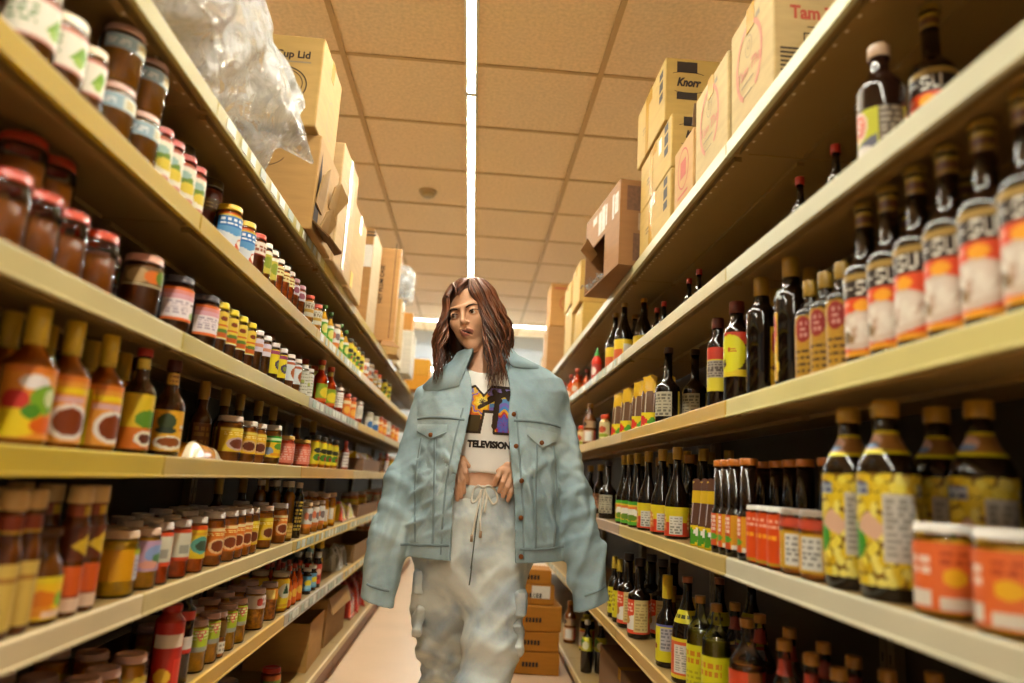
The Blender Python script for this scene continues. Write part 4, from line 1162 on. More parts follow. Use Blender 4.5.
# --- left top shelf: torn box, the lid box on it, pale box, tall boxes
LX = -.60
tb = carton('torn open brown carton under the drink lid box on the left top shelf', LX - .19, 2.53, TL, .38, .34, .348, 0, 'bc9050', tape=False)
mb = MB()
for i, (yy, zz, ln) in enumerate([(-.165, .10, .15), (-.06, .04, .10), (.03, .16, .12)]):
    v = [(.191, yy, zz), (.191, yy + .1, zz - .01), (.20 + .02 * i, yy + .115, zz + ln * .6), (.215, yy + .06, zz + ln), (.205, yy + .01, zz + ln * .7)]
    mb.add(v + [(p[0] + .004, p[1], p[2]) for p in v], [(0, 1, 2, 3, 4), (9, 8, 7, 6, 5)] + [(a, (a + 1) % 5, 5 + (a + 1) % 5, 5 + a) for a in range(5)])
mb.build('torn_edge', board('b08850'), tb)
v = [(.19, -.165, .03), (.26, -.19, -.035), (.285, -.10, -.06), (.25, -.04, -.05), (.262, .01, -.02), (.19, .02, .02)]
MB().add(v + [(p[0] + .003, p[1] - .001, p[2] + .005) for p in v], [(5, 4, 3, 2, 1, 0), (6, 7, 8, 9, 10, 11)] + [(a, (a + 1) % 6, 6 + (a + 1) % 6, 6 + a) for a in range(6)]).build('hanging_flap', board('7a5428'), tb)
v = [(.1905, -.168, .04), (.1915, -.1, .02), (.1915, -.11, .2), (.1915, -.135, .30), (.1915, -.15, .2)]
MB().add(v, [(0, 1, 2, 3, 4)]).build('tear_shade_patch', mat('2a1810', .9, .05, name='tear_shade'), tb)  # flat dark patch painted for the shade inside the tear
stamp(tb, 'front', -.03, .2, 'printed_line', ink_black, [('o', -.02, .06, .12, .05, .003, 180, 350), ('q', .04, -.16, .0425, .0)])
cb = carton('tan drink lid carton lettered Cup Lid on top of the torn carton', LX - .205, 2.475, TL + .352, .38, .33, .34, 0, 'c29c58')
word(cb, 'front', .085, .265, 'Cup Lid', .038, ink_black, bold=.0012)
stamp(cb, 'front', .09, .238, 'printed_line', ink_grey, [('q', -.05, -.003, .06, .003)])
stamp(cb, 'front', .06, .15, 'printed_lid_picture', ink_black, [('o', 0, 0, .085, .07, .0045), ('o', 0, .004, .07, .056, .003), ('o', -.01, .008, .045, .036, .003), ('o', -.012, .012, .024, .018, .002), ('o', -.014, -.014, .09, .06, .003, 200, 340)])
stamp(cb, 'right', 0, .17, 'printed_lid_picture', ink_grey, [('o', .03, -.05, .05, .075, .003), ('q', -.08, .09, -.02, .094)])
wb = carton('pale carton with a green stripe behind the drink lid box', LX - .18, 2.90, TL, .37, .36, .50, 0, 'd4b07c')
stamp(wb, 'right', .0, .30, 'printed_stripe', mat('a8b890', .7, .05, name='box_print_green'), [('q', .02, -.02, .10, .14), ('q', -.12, .06, -.04, .065), ('q', -.12, .02, -.05, .025)])
MB().box(.1865, .1878, -.02, .03, .02, .38).build('side_tape', tape_m, wb)
wb2 = carton('pale tan carton standing against the green-striped one', LX - .185, 3.30, TL, .36, .36, .40, 0, 'd4ac70')
MB().box(.181, .1822, -.14, -.08, .02, .09, 0).build('yellow_sticker', mat('d8b428', .5, .05, name='sticker_yellow'), wb2)
b3 = carton('brown carton with a white paper sheet stuck on its front', LX - .197, 4.14, TL, .30, .34, .585, 0, 'b48448', side='d8c09c')
stamp(b3, 'front', .06, .40, 'paper_sheet', paper_m, [('q', -.13, -.05, .09, .08)])
stamp(b3, 'front', .06, .545, 'printed_band', ink_black, [('q', -.12, -.012, .1, .0), ('q', -.12, .01, .1, .018)])
MB().box(.1505, .152, -.165, .165, .01, .57).build('side_panel', board('d8c09c'), b3)
b4 = carton('tall flat orange carton jutting out over the aisle', -.635, 4.42, TL, .20, .10, .60, .05, 'cc985c')
word(b4, 'front', -.005, .36, 'NET PLUM CASE', .034, ink_black, spin=-PI / 2 + PI, bold=.0008)
stamp(b4, 'front', 0, .3, 'printed_border', ink_black, [('q', .066, -.28, .07, .33), ('q', -.072, -.28, -.069, .33)])
fl = MB()
v = [(.028, -.055, .0), (.095, -.055, .0), (.15, -.17, -.06), (.04, -.16, -.05)]
fl.add(v + [(p[0], p[1], p[2] + .005) for p in v], [(3, 2, 1, 0), (4, 5, 6, 7)] + [(a, (a + 1) % 4, 4 + (a + 1) % 4, 4 + a) for a in range(4)])
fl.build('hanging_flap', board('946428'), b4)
film_m = film('clear_plastic_film', 'c4c8c8', .68, .15, 10)
r = empty('plastic_lid_sleeve', (-.585, 5.0, TL))
mb = MB()
for i in range(9):
    mb.lathe([(.001, 0), (.085, 0), (.09, .006), (.088, .012), (.03, .013), (0, .02)], 22, 0, (0, 0, .42 + i * .02))
mb.build('lids', film_m, r, True)
MB().lathe([(.094, .40), (.096, .5), (.094, .62), (.06, .66), (.01, .68)], 24).build('sleeve_film', film_m, r, True)
tag(r, 'clear sleeve of plastic cup lids beyond the tall orange carton', 'packaging')
carton('carton holding up the sleeve of plastic lids on the left top shelf', -.68, 5.0, TL, .24, .24, .40, 0, 'c8a060')
carton('small tan carton near the far end of the left top shelf', -.72, 5.45, TL, .24, .3, .26, 0, 'd8c8a8')
carton('white carton at the far end of the left top shelf', -.70, 5.95, TL, .30, .36, .36, 0, 'd8d0c0')
carton('little orange carton on the white one at the far left', -.66, 5.95, TL + .365, .18, .2, .16, 0, 'c88838')
carton('orange-yellow carton lying flat at the far left end of the top shelves', -.64, 7.0, TL, .36, .34, .14, 0, 'd08c10', tape=False)
carton('orange-yellow carton resting on a matching flat one, far left end', -.64, 7.0, TL + .1415, .36, .34, .16, 0, 'd09420', tape=False)
# --- right top shelf
RX = .62
for (yy, zz, dd, hh, lab) in [(1.565, 0, .27, .30, 'large tan carton lettered Tam Thai nearest on the right top shelf'), (1.865, 0, .28, .285, 'second tan carton with a round red emblem behind the first on right top shelf')]:
    b = carton(lab, RX + .17, yy, TR, .34, dd, hh, 0, 'ccb078')
    stamp(b, 'left', -.01, .155, 'printed_emblem', ink_pink, [('o', 0, 0, .085, .105, .013, -60, 245)])
    stamp(b, 'left', -.01, .155, 'printed_figure', ink_grey, [('o', .0, .04, .022, .03, .002), ('o', 0, .045, .01, .012, .002), ('q', -.05, -.055, .03, -.051), ('q', -.04, -.085, .02, -.082), ('q', .045, .085, .07, .1)])
    word(b, 'left', -.01, .135, 'Tam Thai', .042, ink_pink, shear=.25, bold=.0006)
    word(b, 'front', -.055, .19, 'Tam Thai', .046, ink_red, bold=.0018, sx=.85)
    word(b, 'front', -.035, .155, 'N', .022, ink_black)
    stamp(b, 'front', -.075, .155, 'printed_arrow', ink_black, [('q', -.016, -.0015, .01, .0015), ('d', .01, 0, .006, .005)])
    stamp(b, 'front', -.0, .1, 'marking', ink_black, [('q', -.1, .0, -.097, .04), ('q', -.1, .037, -.05, .04)] + [('q', -.155, -.06 + i * .011, -.115 + .006 * (i % 2), -.055 + i * .011) for i in range(6)])
    stamp(b, 'front', .02, .265, 'printed_ring', ink_black, [('o', -.02, 0, .03, .025, .003), ('d', -.02, 0, .012, .01)])
b = carton('smaller reddish-printed carton between the round emblem boxes and the stacked ones', RX + .15, 2.13, TR, .30, .21, .215, 0, 'cc9c5c', tape=False)
stamp(b, 'left', 0, .12, 'printed_emblem', ink_red, [('o', 0, 0, .06, .07, .006), ('q', -.06, -.09, .05, -.082), ('q', -.03, -.03, .03, .03)])
v = [(-.155, -.105, .216), (.155, -.105, .216), (.15, -.108, .30), (-.15, -.110, .29)]
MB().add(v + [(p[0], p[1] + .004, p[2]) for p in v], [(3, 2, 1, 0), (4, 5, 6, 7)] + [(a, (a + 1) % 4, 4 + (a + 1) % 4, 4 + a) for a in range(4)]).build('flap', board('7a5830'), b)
kd = [('bottom carton of the stock stack on the right top shelf', 2.53, 0, .205), ('middle carton lettered Knorr in the right top shelf stack', 2.53, .207, .205), ('topmost carton lettered Knorr in the right top shelf stack', 2.58, .42, .255)]
for i, (lab, yy, zz, hh) in enumerate(kd):
    b = carton(lab, RX + (.175 if i < 2 else .165), yy, TR + zz + (.0 if i < 2 else -.006), .34, .46 if i < 2 else .44, hh, 0, 'c4a054', group='stock carton stack')
    q = hh / .255
    stamp(b, 'front', -.085, hh * .62, 'logo_print', ink_black, [('q', -.042, .038 * q, .034, .082 * q), ('q', -.042, -.07 * q, .034, -.042 * q), ('o', 0, .03, .06, .012, .003, 10, 170), ('o', 0, -.034, .055, .01, .003, 200, 350)])
    word(b, 'front', -.085, hh * .62 - .002, 'Knorr', .046 * q, ink_black, bold=.0022, shear=.3, sx=.74)
    stamp(b, 'front', .045, hh * .5, 'printed_line', ink_black, [('q', -.02, -.006, -.015, .006), ('q', -.005, -.005, .03, .005)])
    stamp(b, 'left', .0, hh * .6, 'marking', ink_black, [('q', .14, -.05, .19, -.02), ('q', .14, -.01, .19, .03), ('q', .14, .04, .19, .07), ('q', -.12, -.03, -.03, -.025), ('q', -.12, -.045, -.05, -.041)])
    if i == 1:
        stamp(b, 'left', .06, hh * .72, 'paper_label', paper_m, [('q', 0, -.03, .04, .03)])
    MB().box(-.1713, -.1702, .03, .075, 0, hh * .98).build('side_tape', tape_m, b)
# the burst box hanging out over the aisle
pA, pB = Vector((.548, 2.80)), Vector((.494, 3.36))
dv = (pB - pA).normalized()
wv = Vector((dv.y, -dv.x))
L = (pB - pA).length
cc = (pA + pB) / 2 + wv * .16
ang = math.atan2(dv.y, dv.x) - PI / 2
bb = empty('cardboard_box', (cc.x, cc.y, TR), ang)
t = .006
w, d, h = .32, L, .37
mb = MB().box(-w / 2, w / 2, -d / 2, d / 2, 0, t).box(w / 2 - t, w / 2, -d / 2, d / 2, t, h).box(-w / 2, w / 2, -d / 2, d / 2, h, h + t)
mb.box(-w / 2, w / 2 - t, -d / 2, -d / 2 + t, t, h).box(-w / 2, w / 2 - t, d / 2 - t, d / 2, t, h)
mb.box(-w / 2, -w / 2 + t, -d / 2 + t, d / 2 - t, h * .56, h).box(-w / 2, -w / 2 + t, -d / 2 + t, -.06, t, h * .56)
mb.build('body', board('9c6c3c'), bb)
v = [(-w / 2 - .002, .05, .145), (-w / 2 - .058, .02, .205), (-w / 2 - .098, -.02, .130), (-w / 2 - .045, .0, .085)]
MB().add(v + [(p[0], p[1] + .005, p[2] + .002) for p in v], [(0, 1, 2, 3), (7, 6, 5, 4)] + [(a, 4 + a, 4 + (a + 1) % 4, (a + 1) % 4) for a in range(4)]).build('torn_flap', board('94642c'), bb)
bb['_dim'] = (w, d, h)
stamp(bb, 'left', 0, .29, 'label_print', mat('b0a898', .6, .2, 40, name='worn_label'), [('q', -.05, -.06, .0, .05), ('q', .005, -.06, .06, .06), ('q', .07, -.05, .09, .05), ('q', .17, -.06, .2, .05), ('q', .21, -.05, .26, .04), ('q', -.15, .02, -.08, .055)])
stamp(bb, 'front', 0, .12, 'printed_panel', mat('6a4830', .7, .2, 60, name='box_print_brown'), [('q', -.10, -.1, .1, .02), ('q', -.13, .12, .13, .23)])
stamp(bb, 'front', 0, .12, 'paper_label', mat('a08468', .7, .2, 60, name='box_print_worn'), [('q', -.08, .035, .09, .11)])
mb = MB()
g_ = np.random.default_rng(3)
for i in range(16):
    p = Vector((-w / 2 + g_.uniform(0, .03), -.05 + .32 * i / 16, .01 + g_.uniform(0, .03)))
    mb.tube([p, p + Vector((g_.uniform(-.03, .0), g_.uniform(-.02, .03), g_.uniform(.0, .04))), p + Vector((g_.uniform(-.04, 0), g_.uniform(.0, .05), g_.uniform(-.01, .03)))], .006, 5, 0, .3)
mb.build('crumpled_film', film_m, bb, True)
tag(bb, 'burst brown carton with torn flap hanging over the aisle, right top shelf', 'box')
for lab, x, y, z, w, d, h, c in [('tan carton behind the burst box, lower of two', .78, 4.35, 0, .34, .34, .19, 'c8a048'), ('tan carton behind the burst box, upper of two', .76, 4.37, .195, .34, .34, .27, 'cca04c'), ('tan carton farther along the right top shelf, bottom of its pile', .79, 4.85, 0, .36, .36, .30, 'cca860'),
                                 ('tan carton farther along the right top shelf, top of its pile', .77, 4.87, .305, .34, .34, .17, 'd0a858'), ('orange-brown carton near the far end of the right top shelf, lower', .72, 5.95, 0, .32, .34, .38, 'b8864c'), ('orange-brown carton with red print near the far end, upper', .70, 5.93, .385, .26, .28, .37, 'd09850'),
                                 ('pale carton pile end of the right top shelf', .74, 6.38, 0, .32, .30, .22, 'd0b488')]:
    b = carton(lab, x, y, TR + z, w, d, h, 0, c)
    if 'red print' in lab:
        stamp(b, 'front', 0, .2, 'printed_emblem', ink_red, [('o', 0, 0, .05, .06, .008), ('q', -.1, .12, .1, .135)])
    elif 'behind' in lab:
        stamp(b, 'front', -.02, h * .5, 'printed_mark', ink_black, [('q', -.04, -.012, .03, .012)])
# --- base boxes
open_box('open tan carton on the left base shelf in front of another', -.79, 3.52, .1375, .27, .36, .20, .03, 'c08c44', flaps=())
open_box('second open carton behind the first on the left base shelf', -.80, 4.05, .1375, .28, .50, .23, -.02, 'b08448', flaps=(('r', 160, .08),))
mb0 = [(-.80, 3.46), (-.75, 3.60)]
carton('long brown carton lying on the right base shelf', .815, 3.1, .0733, .30, .90, .20, 0, '7a5428')
carton('yellow-edged carton nearest on the right base shelf', .80, 2.35, .0725, .26, .40, .26, 0, 'b08830')
st = [(0, .30, .26, .115, 'bottom'), (.117, .28, .26, .10, 'second from bottom'), (.219, .29, .27, .13, 'middle'), (.352, .21, .22, .105, 'second from top'), (.459, .20, .21, .075, 'topmost')]
for z, w, d, h, n in st:
    b = carton('orange-brown carton on the floor beside the right shelves, %s of its stack' % n, .385 + (.012 if n != 'topmost' else 0), 4.17 + d * .0, .001 + z, w, d, h, (RNG.uniform(-.05, .05)), 'c07c14', group='carton stack on the floor', tape=False)
    stamp(b, 'front', 0, h * .45, 'printed_text', ink_black, [('q', -.05 + i * .018, -.012, -.037 + i * .018, .012) for i in range(5)])
    if n == 'second from top':
        stamp(b, 'front', .03, h * .6, 'paper_label', paper_m, [('q', -.05, -.03, .05, .035)])
# --- trays and loose things on the left shelves
def tray(label, x, y, z, w, d, h, c):
    return open_box(label, x, y, z, w, d, h, 0, c, .004, name='cardboard_tray')


def packet(label, x, y, z, w, d, h, c1, c2, rz=0., seed=0, cat='packet', name='snack_packet', m=None, ramp=None, group=None):
    """soft pillow packet lying flat with crimped ends"""
    r = empty(name, (x, y, z), rz)
    g = np.random.default_rng(seed)
    n, q = 22, 14
    v, f, ink = [], [], []
    A = np.array([lin(c1), lin(c2)])
    ph = g.uniform(0, 6, 6)
    for top in (0, 1):
        for j in range(q + 1):
            for i in range(n + 1):
                a, b = i / n * 2 - 1, j / q * 2 - 1
                e = max(0, (1 - a ** 4)) ** .5 * max(0, (1 - b ** 4)) ** .5
                bump = 1 + .10 * math.sin(7 * a + ph[0] + 3 * b) + .09 * math.sin(9 * b + ph[1] - 4 * a)
                v.append((a * w / 2, b * d / 2 * (1 - .08 * e), h * (.06 + (.94 if top else -.06) * e * (bump if top else 1) * (1 if top else 0))))
        o = top * (n + 1) * (q + 1)
        for j in range(q):
            for i in range(n):
                k = o + j * (n + 1) + i
                f.append((k, k + 1, k + n + 2, k + n + 1) if top else (k + n + 1, k + n + 2, k + 1, k))
                s_ = .5 + .5 * math.sin(5 * i / n * 2 + ph[2]) * math.sin(4 * j / q * 2 + ph[3])
                ink.append(A[0] if s_ < .55 else A[1])
    mesh_obj('packet_film', v, f, m or ink_mat('printed_film_soft', .2), r, None, True, ink)
    for s in (-1, 1):
        MB().box(s * w / 2 - .004, s * w / 2 + .004, -d / 2 * .98, d / 2 * .98, 0, h * .1).build('crimped_end', mat(c2, .3, .1, 40), r)
    tag(r, label, cat, group)
    return r


packet('clear bag of brown crackers lying before the bean sauce jars, left fourth shelf', -.707, 1.85, 1.0085, .10, .27, .040, 'b87820', 'e0cfae', .1, 4)
tray('brown tray of small packets on the left fourth shelf far end', -.75, 4.75, 1.0075, .22, .80, .075, '8a6448')
for i in range(5):
    packet(['yellow', 'tan', 'white', 'yellow-green', 'brown'][i] + ' packet lying in the tray on the left fourth shelf', -.75, 4.45 + i * .15, 1.0125, .17, .12, .10, ['d0a820', 'c8a070', 'd8d0c0', 'b8b020', '9a6a40'][i], 'd8c8a0', .2, 10 + i, group='packets in the left fourth shelf tray')
packet('yellow and red packet lying behind the amber bottles, left fifth shelf', -.725, 4.02, .7385, .12, .2, .09, 'd8b828', 'c85028', .05, 21)
packet('pale yellow packet beyond the amber bottles, left fifth shelf', -.725, 4.26, .7385, .12, .2, .08, 'd8cc58', 'd0b890', -.05, 22)
tray('brown tray with tins on the left fifth shelf far end', -.76, 4.85, .7375, .22, .9, .07, '8a6038')
for i in range(3):
    packet('silver foil packet %s on the left sixth shelf' % ['nearest the white-capped bottles', 'in the middle of three', 'against the wooden tray'][i], -.722, 3.97 + i * .135, .4835, .11, .112, .10, 'b8b8b4', '8a8880', .3 * (i - 1), 31 + i, group='silver packets on the left sixth shelf')
tray('light brown tray on the left sixth shelf beyond the silver packets', -.77, 4.89, .4825, .26, 1.1, .10, '9a7444')
for i in range(4):
    packet('red packet standing on the left base shelf far end, %s of four' % ORD[i], -.73, 4.62 + i * .22, .1375, .15, .2, .16, '9a2418', 'b84830', .1 * i, 41 + i, group='red packets on the left base shelf')
for i, (x, y, k) in enumerate([(-.70, 2.60, 'purplecan'), (-.69, 2.90, 'stripejar'), (-.81, 2.74, 'purplecan'), (-.69, 2.44, 'purplecan')]):
    o = heads.get(k)
    if o is None:
        o = heads[k] = KK[k]['mk'](KK[k])
        bpy.context.view_layer.update()
        remember(o)
    else:
        o = dup(o)
    o.location = (x, y, .1375)
    o.rotation_euler = (0, 0, .9)
    tag(o, [KK['purplecan']['desc'] + ' beside the striped jar on the left base shelf', KK['stripejar']['desc'] + ' on the left base shelf', KK['purplecan']['desc'] + ' in the second row of the left base shelf', KK['purplecan']['desc'] + ' nearest the camera on the left base shelf'][i], KK[k]['cat'])
for i in range(4):
    o = dup(heads['beanjar' if i % 2 else 'yelcirc'])
    o.location = (-.70 - .07 * (i % 2), 4.5 + i * .17, .742)
    o.rotation_euler = (0, 0, .5)
    tag(o, 'far jar in the tray on the left fifth shelf, %s from the near end' % ORD[i], 'jar', 'jars in the left fifth shelf tray')


# ------------------------------------------------------------------ signed-distance modelling: soft shapes meshed on a grid
class Field:
    def __init__(s, xs, ys, zs):
        s.ax = [np.asarray(a, np.float32) for a in (xs, ys, zs)]
        s.D = np.full([len(a) for a in s.ax], 9., np.float32)

    def sub(s, lo, hi):
        sl = tuple(slice(max(0, int(np.searchsorted(a, l)) - 1), int(np.searchsorted(a, h)) + 1) for a, l, h in zip(s.ax, lo, hi))
        X, Y, Z = np.meshgrid(*[a[q] for a, q in zip(s.ax, sl)], indexing='ij', sparse=True)
        return sl, X, Y, Z

    def put(s, fn, lo, hi, k=.01, op='u', m=.05):
        lo, hi = np.asarray(lo) - m, np.asarray(hi) + m
        sl, X, Y, Z = s.sub(lo, hi)
        d = fn(X, Y, Z)
        D = s.D[sl]
        if op == 'u':
            h = np.clip(.5 + .5 * (D - d) / k, 0, 1)
            s.D[sl] = D * (1 - h) + d * h - k * h * (1 - h)
        else:               # cut away
            h = np.clip(.5 - .5 * (D + d) / k, 0, 1)
            s.D[sl] = D * (1 - h) - d * h + k * h * (1 - h)

    def bone(s, a, b, ra, rb, k=.02, op='u', flat=None):
        a, b = np.asarray(a, float), np.asarray(b, float)
        r = max(ra, rb)

        def fn(X, Y, Z):
            ba = b - a
            h = np.clip(((X - a[0]) * ba[0] + (Y - a[1]) * ba[1] + (Z - a[2]) * ba[2]) / max(1e-9, ba @ ba), 0, 1)
            dx, dy, dz = X - a[0] - h * ba[0], Y - a[1] - h * ba[1], Z - a[2] - h * ba[2]
            if flat:
                dx, dy, dz = dx / flat[0], dy / flat[1], dz / flat[2]
            q = np.sqrt(dx * dx + dy * dy + dz * dz) - (ra + (rb - ra) * h)
            return q * (min(flat) if flat else 1)
        s.put(fn, np.minimum(a, b) - r * 1.3, np.maximum(a, b) + r * 1.3, k, op)

    def ell(s, c, r, k=.01, op='u', M=None):
        c, r = np.asarray(c, float), np.asarray(r, float)
        q = r.max()

        def fn(X, Y, Z):
            x, y, z = X - c[0], Y - c[1], Z - c[2]
            if M is not None:
                x, y, z = [M[0][i] * x + M[1][i] * y + M[2][i] * z for i in range(3)]
            k0 = np.sqrt((x / r[0]) ** 2 + (y / r[1]) ** 2 + (z / r[2]) ** 2)
            k1 = np.sqrt((x / r[0] ** 2) ** 2 + (y / r[1] ** 2) ** 2 + (z / r[2] ** 2) ** 2) + 1e-9
            return k0 * (k0 - 1) / k1
        s.put(fn, c - q, c + q, k, op)

    def mesh(s):
        D = s.D
        N = D < 0
        nx, ny, nz = D.shape
        corners = [(i, j, k) for i in (0, 1) for j in (0, 1) for k in (0, 1)]
        cnt = np.zeros((nx - 1, ny - 1, nz - 1), np.int8)
        for i, j, k in corners:
            cnt += N[i:nx - 1 + i, j:ny - 1 + j, k:nz - 1 + k]
        act = np.argwhere((cnt > 0) & (cnt < 8))
        idx = np.full(cnt.shape, -1, np.int32)
        idx[tuple(act.T)] = np.arange(len(act))
        P = np.zeros((len(act), 3))
        W = np.zeros(len(act))
        for a in range(3):
            for u in (0, 1):
                for w in (0, 1):
                    o0 = [0, 0, 0]
                    o0[(a + 1) % 3], o0[(a + 2) % 3] = u, w
                    o1 = list(o0)
                    o1[a] = 1
                    i0, i1 = act + o0, act + o1
                    d0, d1 = D[tuple(i0.T)], D[tuple(i1.T)]
                    m = (d0 < 0) != (d1 < 0)
                    t = np.where(m, d0 / np.where(m, d0 - d1, 1), 0)
                    for c in range(3):
                        p0, p1 = s.ax[c][i0[:, c]], s.ax[c][i1[:, c]]
                        P[:, c] += np.where(m, p0 + (p1 - p0) * t, 0)
                    W += m
        P /= W[:, None]
        F = []
        for a in range(3):
            b, c = (a + 1) % 3, (a + 2) % 3
            sl0 = [slice(1, -1)] * 3
            sl0[a] = slice(0, -1)
            sl1 = [slice(1, -1)] * 3
            sl1[a] = slice(1, None)
            n0, n1 = N[tuple(sl0)], N[tuple(sl1)]
            e = np.argwhere(n0 != n1)
            inside0 = n0[tuple(e.T)]
            base = e.copy()
            base[:, b] += 1
            base[:, c] += 1
            q = []
            for db, dc in ((-1, -1), (0, -1), (0, 0), (-1, 0)):
                t = base.copy()
                t[:, b] += db
                t[:, c] += dc
                q.append(idx[tuple(t.T)])
            Q = np.stack(q, 1)
            Q[~inside0] = Q[~inside0][:, ::-1]
            F.append(Q)
        F = np.concatenate(F)
        F = F[(F >= 0).all(1)]
        return P, F


def axis(*segs):
    """grid line positions: (start, stop, step) runs"""
    out = []
    for a, b, h in segs:
        n = max(1, round((b - a) / h))
        out += list(a + (b - a) * np.arange(n) / n)
    out.append(segs[-1][1])
    return np.array(out)


def field_obj(name, fld, mats, parent, origin=(0, 0, 0), matfn=None, disp=None):
    P, F = fld.mesh()
    if disp is not None:
        P = disp(P)
    mi = None
    if matfn is not None:
        C = P[F].mean(1)
        mi = matfn(C)
    me = bpy.data.meshes.new(name)
    me.vertices.add(len(P))
    me.vertices.foreach_set('co', (P - np.asarray(origin)).astype(np.float32).ravel())
    me.loops.add(len(F) * 4)
    me.loops.foreach_set('vertex_index', F.astype(np.int32).ravel())
    me.polygons.add(len(F))
    me.polygons.foreach_set('loop_start', np.arange(0, len(F) * 4, 4, dtype=np.int32))
    me.polygons.foreach_set('use_smooth', np.ones(len(F), bool))
    for m in (mats if isinstance(mats, (list, tuple)) else [mats]):
        me.materials.append(m)
    if mi is not None:
        me.polygons.foreach_set('material_index', np.asarray(mi, np.int32))
    me.update(calc_edges=True)
    me.validate()
    o = bpy.data.objects.new(name, me)
    link(o, parent)
    return o


def waves(P, seed, n, f0, f1, amp):
    """sum of random sine folds; P (N,3) or three arrays"""
    g = np.random.default_rng(seed)
    x, y, z = P
    out = 0
    for _ in range(n):
        k = g.normal(size=3)
        k = k / np.linalg.norm(k) * g.uniform(f0, f1)
        out = out + np.sin(k[0] * x + k[1] * y + k[2] * z + g.uniform(0, 6.3))
    return out * amp / math.sqrt(n)


# --- the big clear bag slumped over the edge of the left top shelf
def tri(v):
    return np.abs((v / PI) % 2 - 1)


def crumple(X, Y, Z, seed, n, f0, f1):
    g = np.random.default_rng(seed)
    w = waves((X, Y, Z), seed + 1, 4, 4, 9, 1.)
    out = 0
    for _ in range(n):
        k = g.normal(size=3)
        k = k / np.linalg.norm(k) * g.uniform(f0, f1)
        out = out + tri(k[0] * X + k[1] * Y + k[2] * Z + 1.2 * w + g.uniform(0, 6.3))
    return out / n


def bagfn(inner):
    def fn(X, Y, Z):
        t = np.clip((Y - 1.2) / 1.1, 0, 1)
        cx, cz = -.85 + .03 * t, 2.09 - .12 * t
        rx, rz = .255 - .03 * t - inner, .33 - .13 * t - inner
        d = (np.sqrt(((X - cx) / rx) ** 2 + ((Z - cz) / rz) ** 2) - 1) * .22
        d = np.maximum(d, np.abs(Y - 1.58) - (.42 - inner))
        return d + .085 * crumple(X, Y, Z, 5 + int(inner * 100), 3, 9, 20) + .035 * crumple(X, Y, Z, 15, 3, 30, 60) - .06
    return fn


film_b = film('bag_film', 'c4c8ca', .54, .10, 11)
_nt = film_b.node_tree
_tc, _n, _bp = _nt.nodes.new('ShaderNodeTexCoord'), _nt.nodes.new('ShaderNodeTexNoise'), _nt.nodes.new('ShaderNodeBump')
_n.inputs['Scale'].default_value = 24
_n.inputs['Detail'].default_value = 5
_n.inputs['Distortion'].default_value = 2.5
_bp.inputs['Strength'].default_value = .6
_bp.inputs['Distance'].default_value = .02
_nt.links.new(_tc.outputs['Object'], _n.inputs['Vector'])
_nt.links.new(_n.outputs['Fac'], _bp.inputs['Height'])
_nt.links.new(_bp.outputs['Normal'], _nt.nodes['Principled BSDF'].inputs['Normal'])
r = empty('plastic_bag', (-.78, 1.75, 1.806))
par = r
for nm, inner in (('bag_film', 0.),):
    F_ = Field(axis((-1.10, -.40, .0085)), axis((1.15, 2.36, .0095)), axis((1.79, 2.6, .0085)))
    F_.put(bagfn(inner), (-1.09, 1.16, 1.8), (-.42, 2.35, 2.58), .02, m=0)
    if not inner:
        X_, Y_g, Z_ = np.meshgrid(*F_.ax, indexing='ij', sparse=True)
        F2 = Field(*F_.ax)
        F2.bone((-.69, 1.80, 2.02), (-.565, 2.13, 1.95), .125, .015, .03)
        F2.D += .030 * crumple(X_, Y_g, Z_, 25, 5, 25, 50) - .012
        e = np.clip(.5 + .5 * (F_.D - F2.D) / .04, 0, 1)
        F_.D = (F_.D * (1 - e) + F2.D * e - .04 * e * (1 - e)).astype(np.float32)
    F_.put(lambda X, Y, Z: X * 0 + Y * 0 + Z - 1.811, (-1.2, 1.0, 1.78), (-.3, 2.5, 1.81), .004, 'c', .0)
    F_.put(lambda X, Y, Z: X + 1.02 + Y * 0 + Z * 0, (-1.2, 1.0, 1.7), (-.9, 2.5, 2.7), .004, 'c', .0)
    field_obj(nm, F_, film_b, r, (-.78, 1.75, 1.806))
tag(r, 'big crumpled clear plastic bag spilling over the left top shelf edge', 'bag')

# ------------------------------------------------------------------ the person
PO = Vector((.03, 2.4, 0))
person = empty('person', PO)
tag(person, 'woman in a denim jacket worn over the shoulders, printed tee and pale cargo jeans', 'person')
rad = math.radians
HC, HS = np.array([-.0345, 2.40, 1.557]), 1.045
HM = np.array((Matrix.Rotation(rad(-13.6), 3, 'Y') @ Matrix.Rotation(rad(-20), 3, 'Z') @ Matrix.Rotation(rad(10), 3, 'X')))


def hw(p):
    """head-local point to the world"""
    return HM @ (np.asarray(p, float) * HS) + HC


F_ = Field(axis((-.36, -.15, .012), (-.15, .09, .0023), (.09, .20, .0045), (.20, .42, .012)), axis((2.19, 2.47, .0025), (2.47, 2.82, .008)), axis((.0, .925, .011), (.925, 1.07, .0032), (1.07, 1.37, .009), (1.37, 1.72, .0024)))


def he(c, r, k=.01, op='u'):
    F_.ell(hw(c), np.asarray(r) * HS, k * HS, op, HM.T)


def hb(a, b, ra, rb, k=.01, op='u'):
    F_.bone(hw(a), hw(b), ra * HS, rb * HS, k * HS, op)


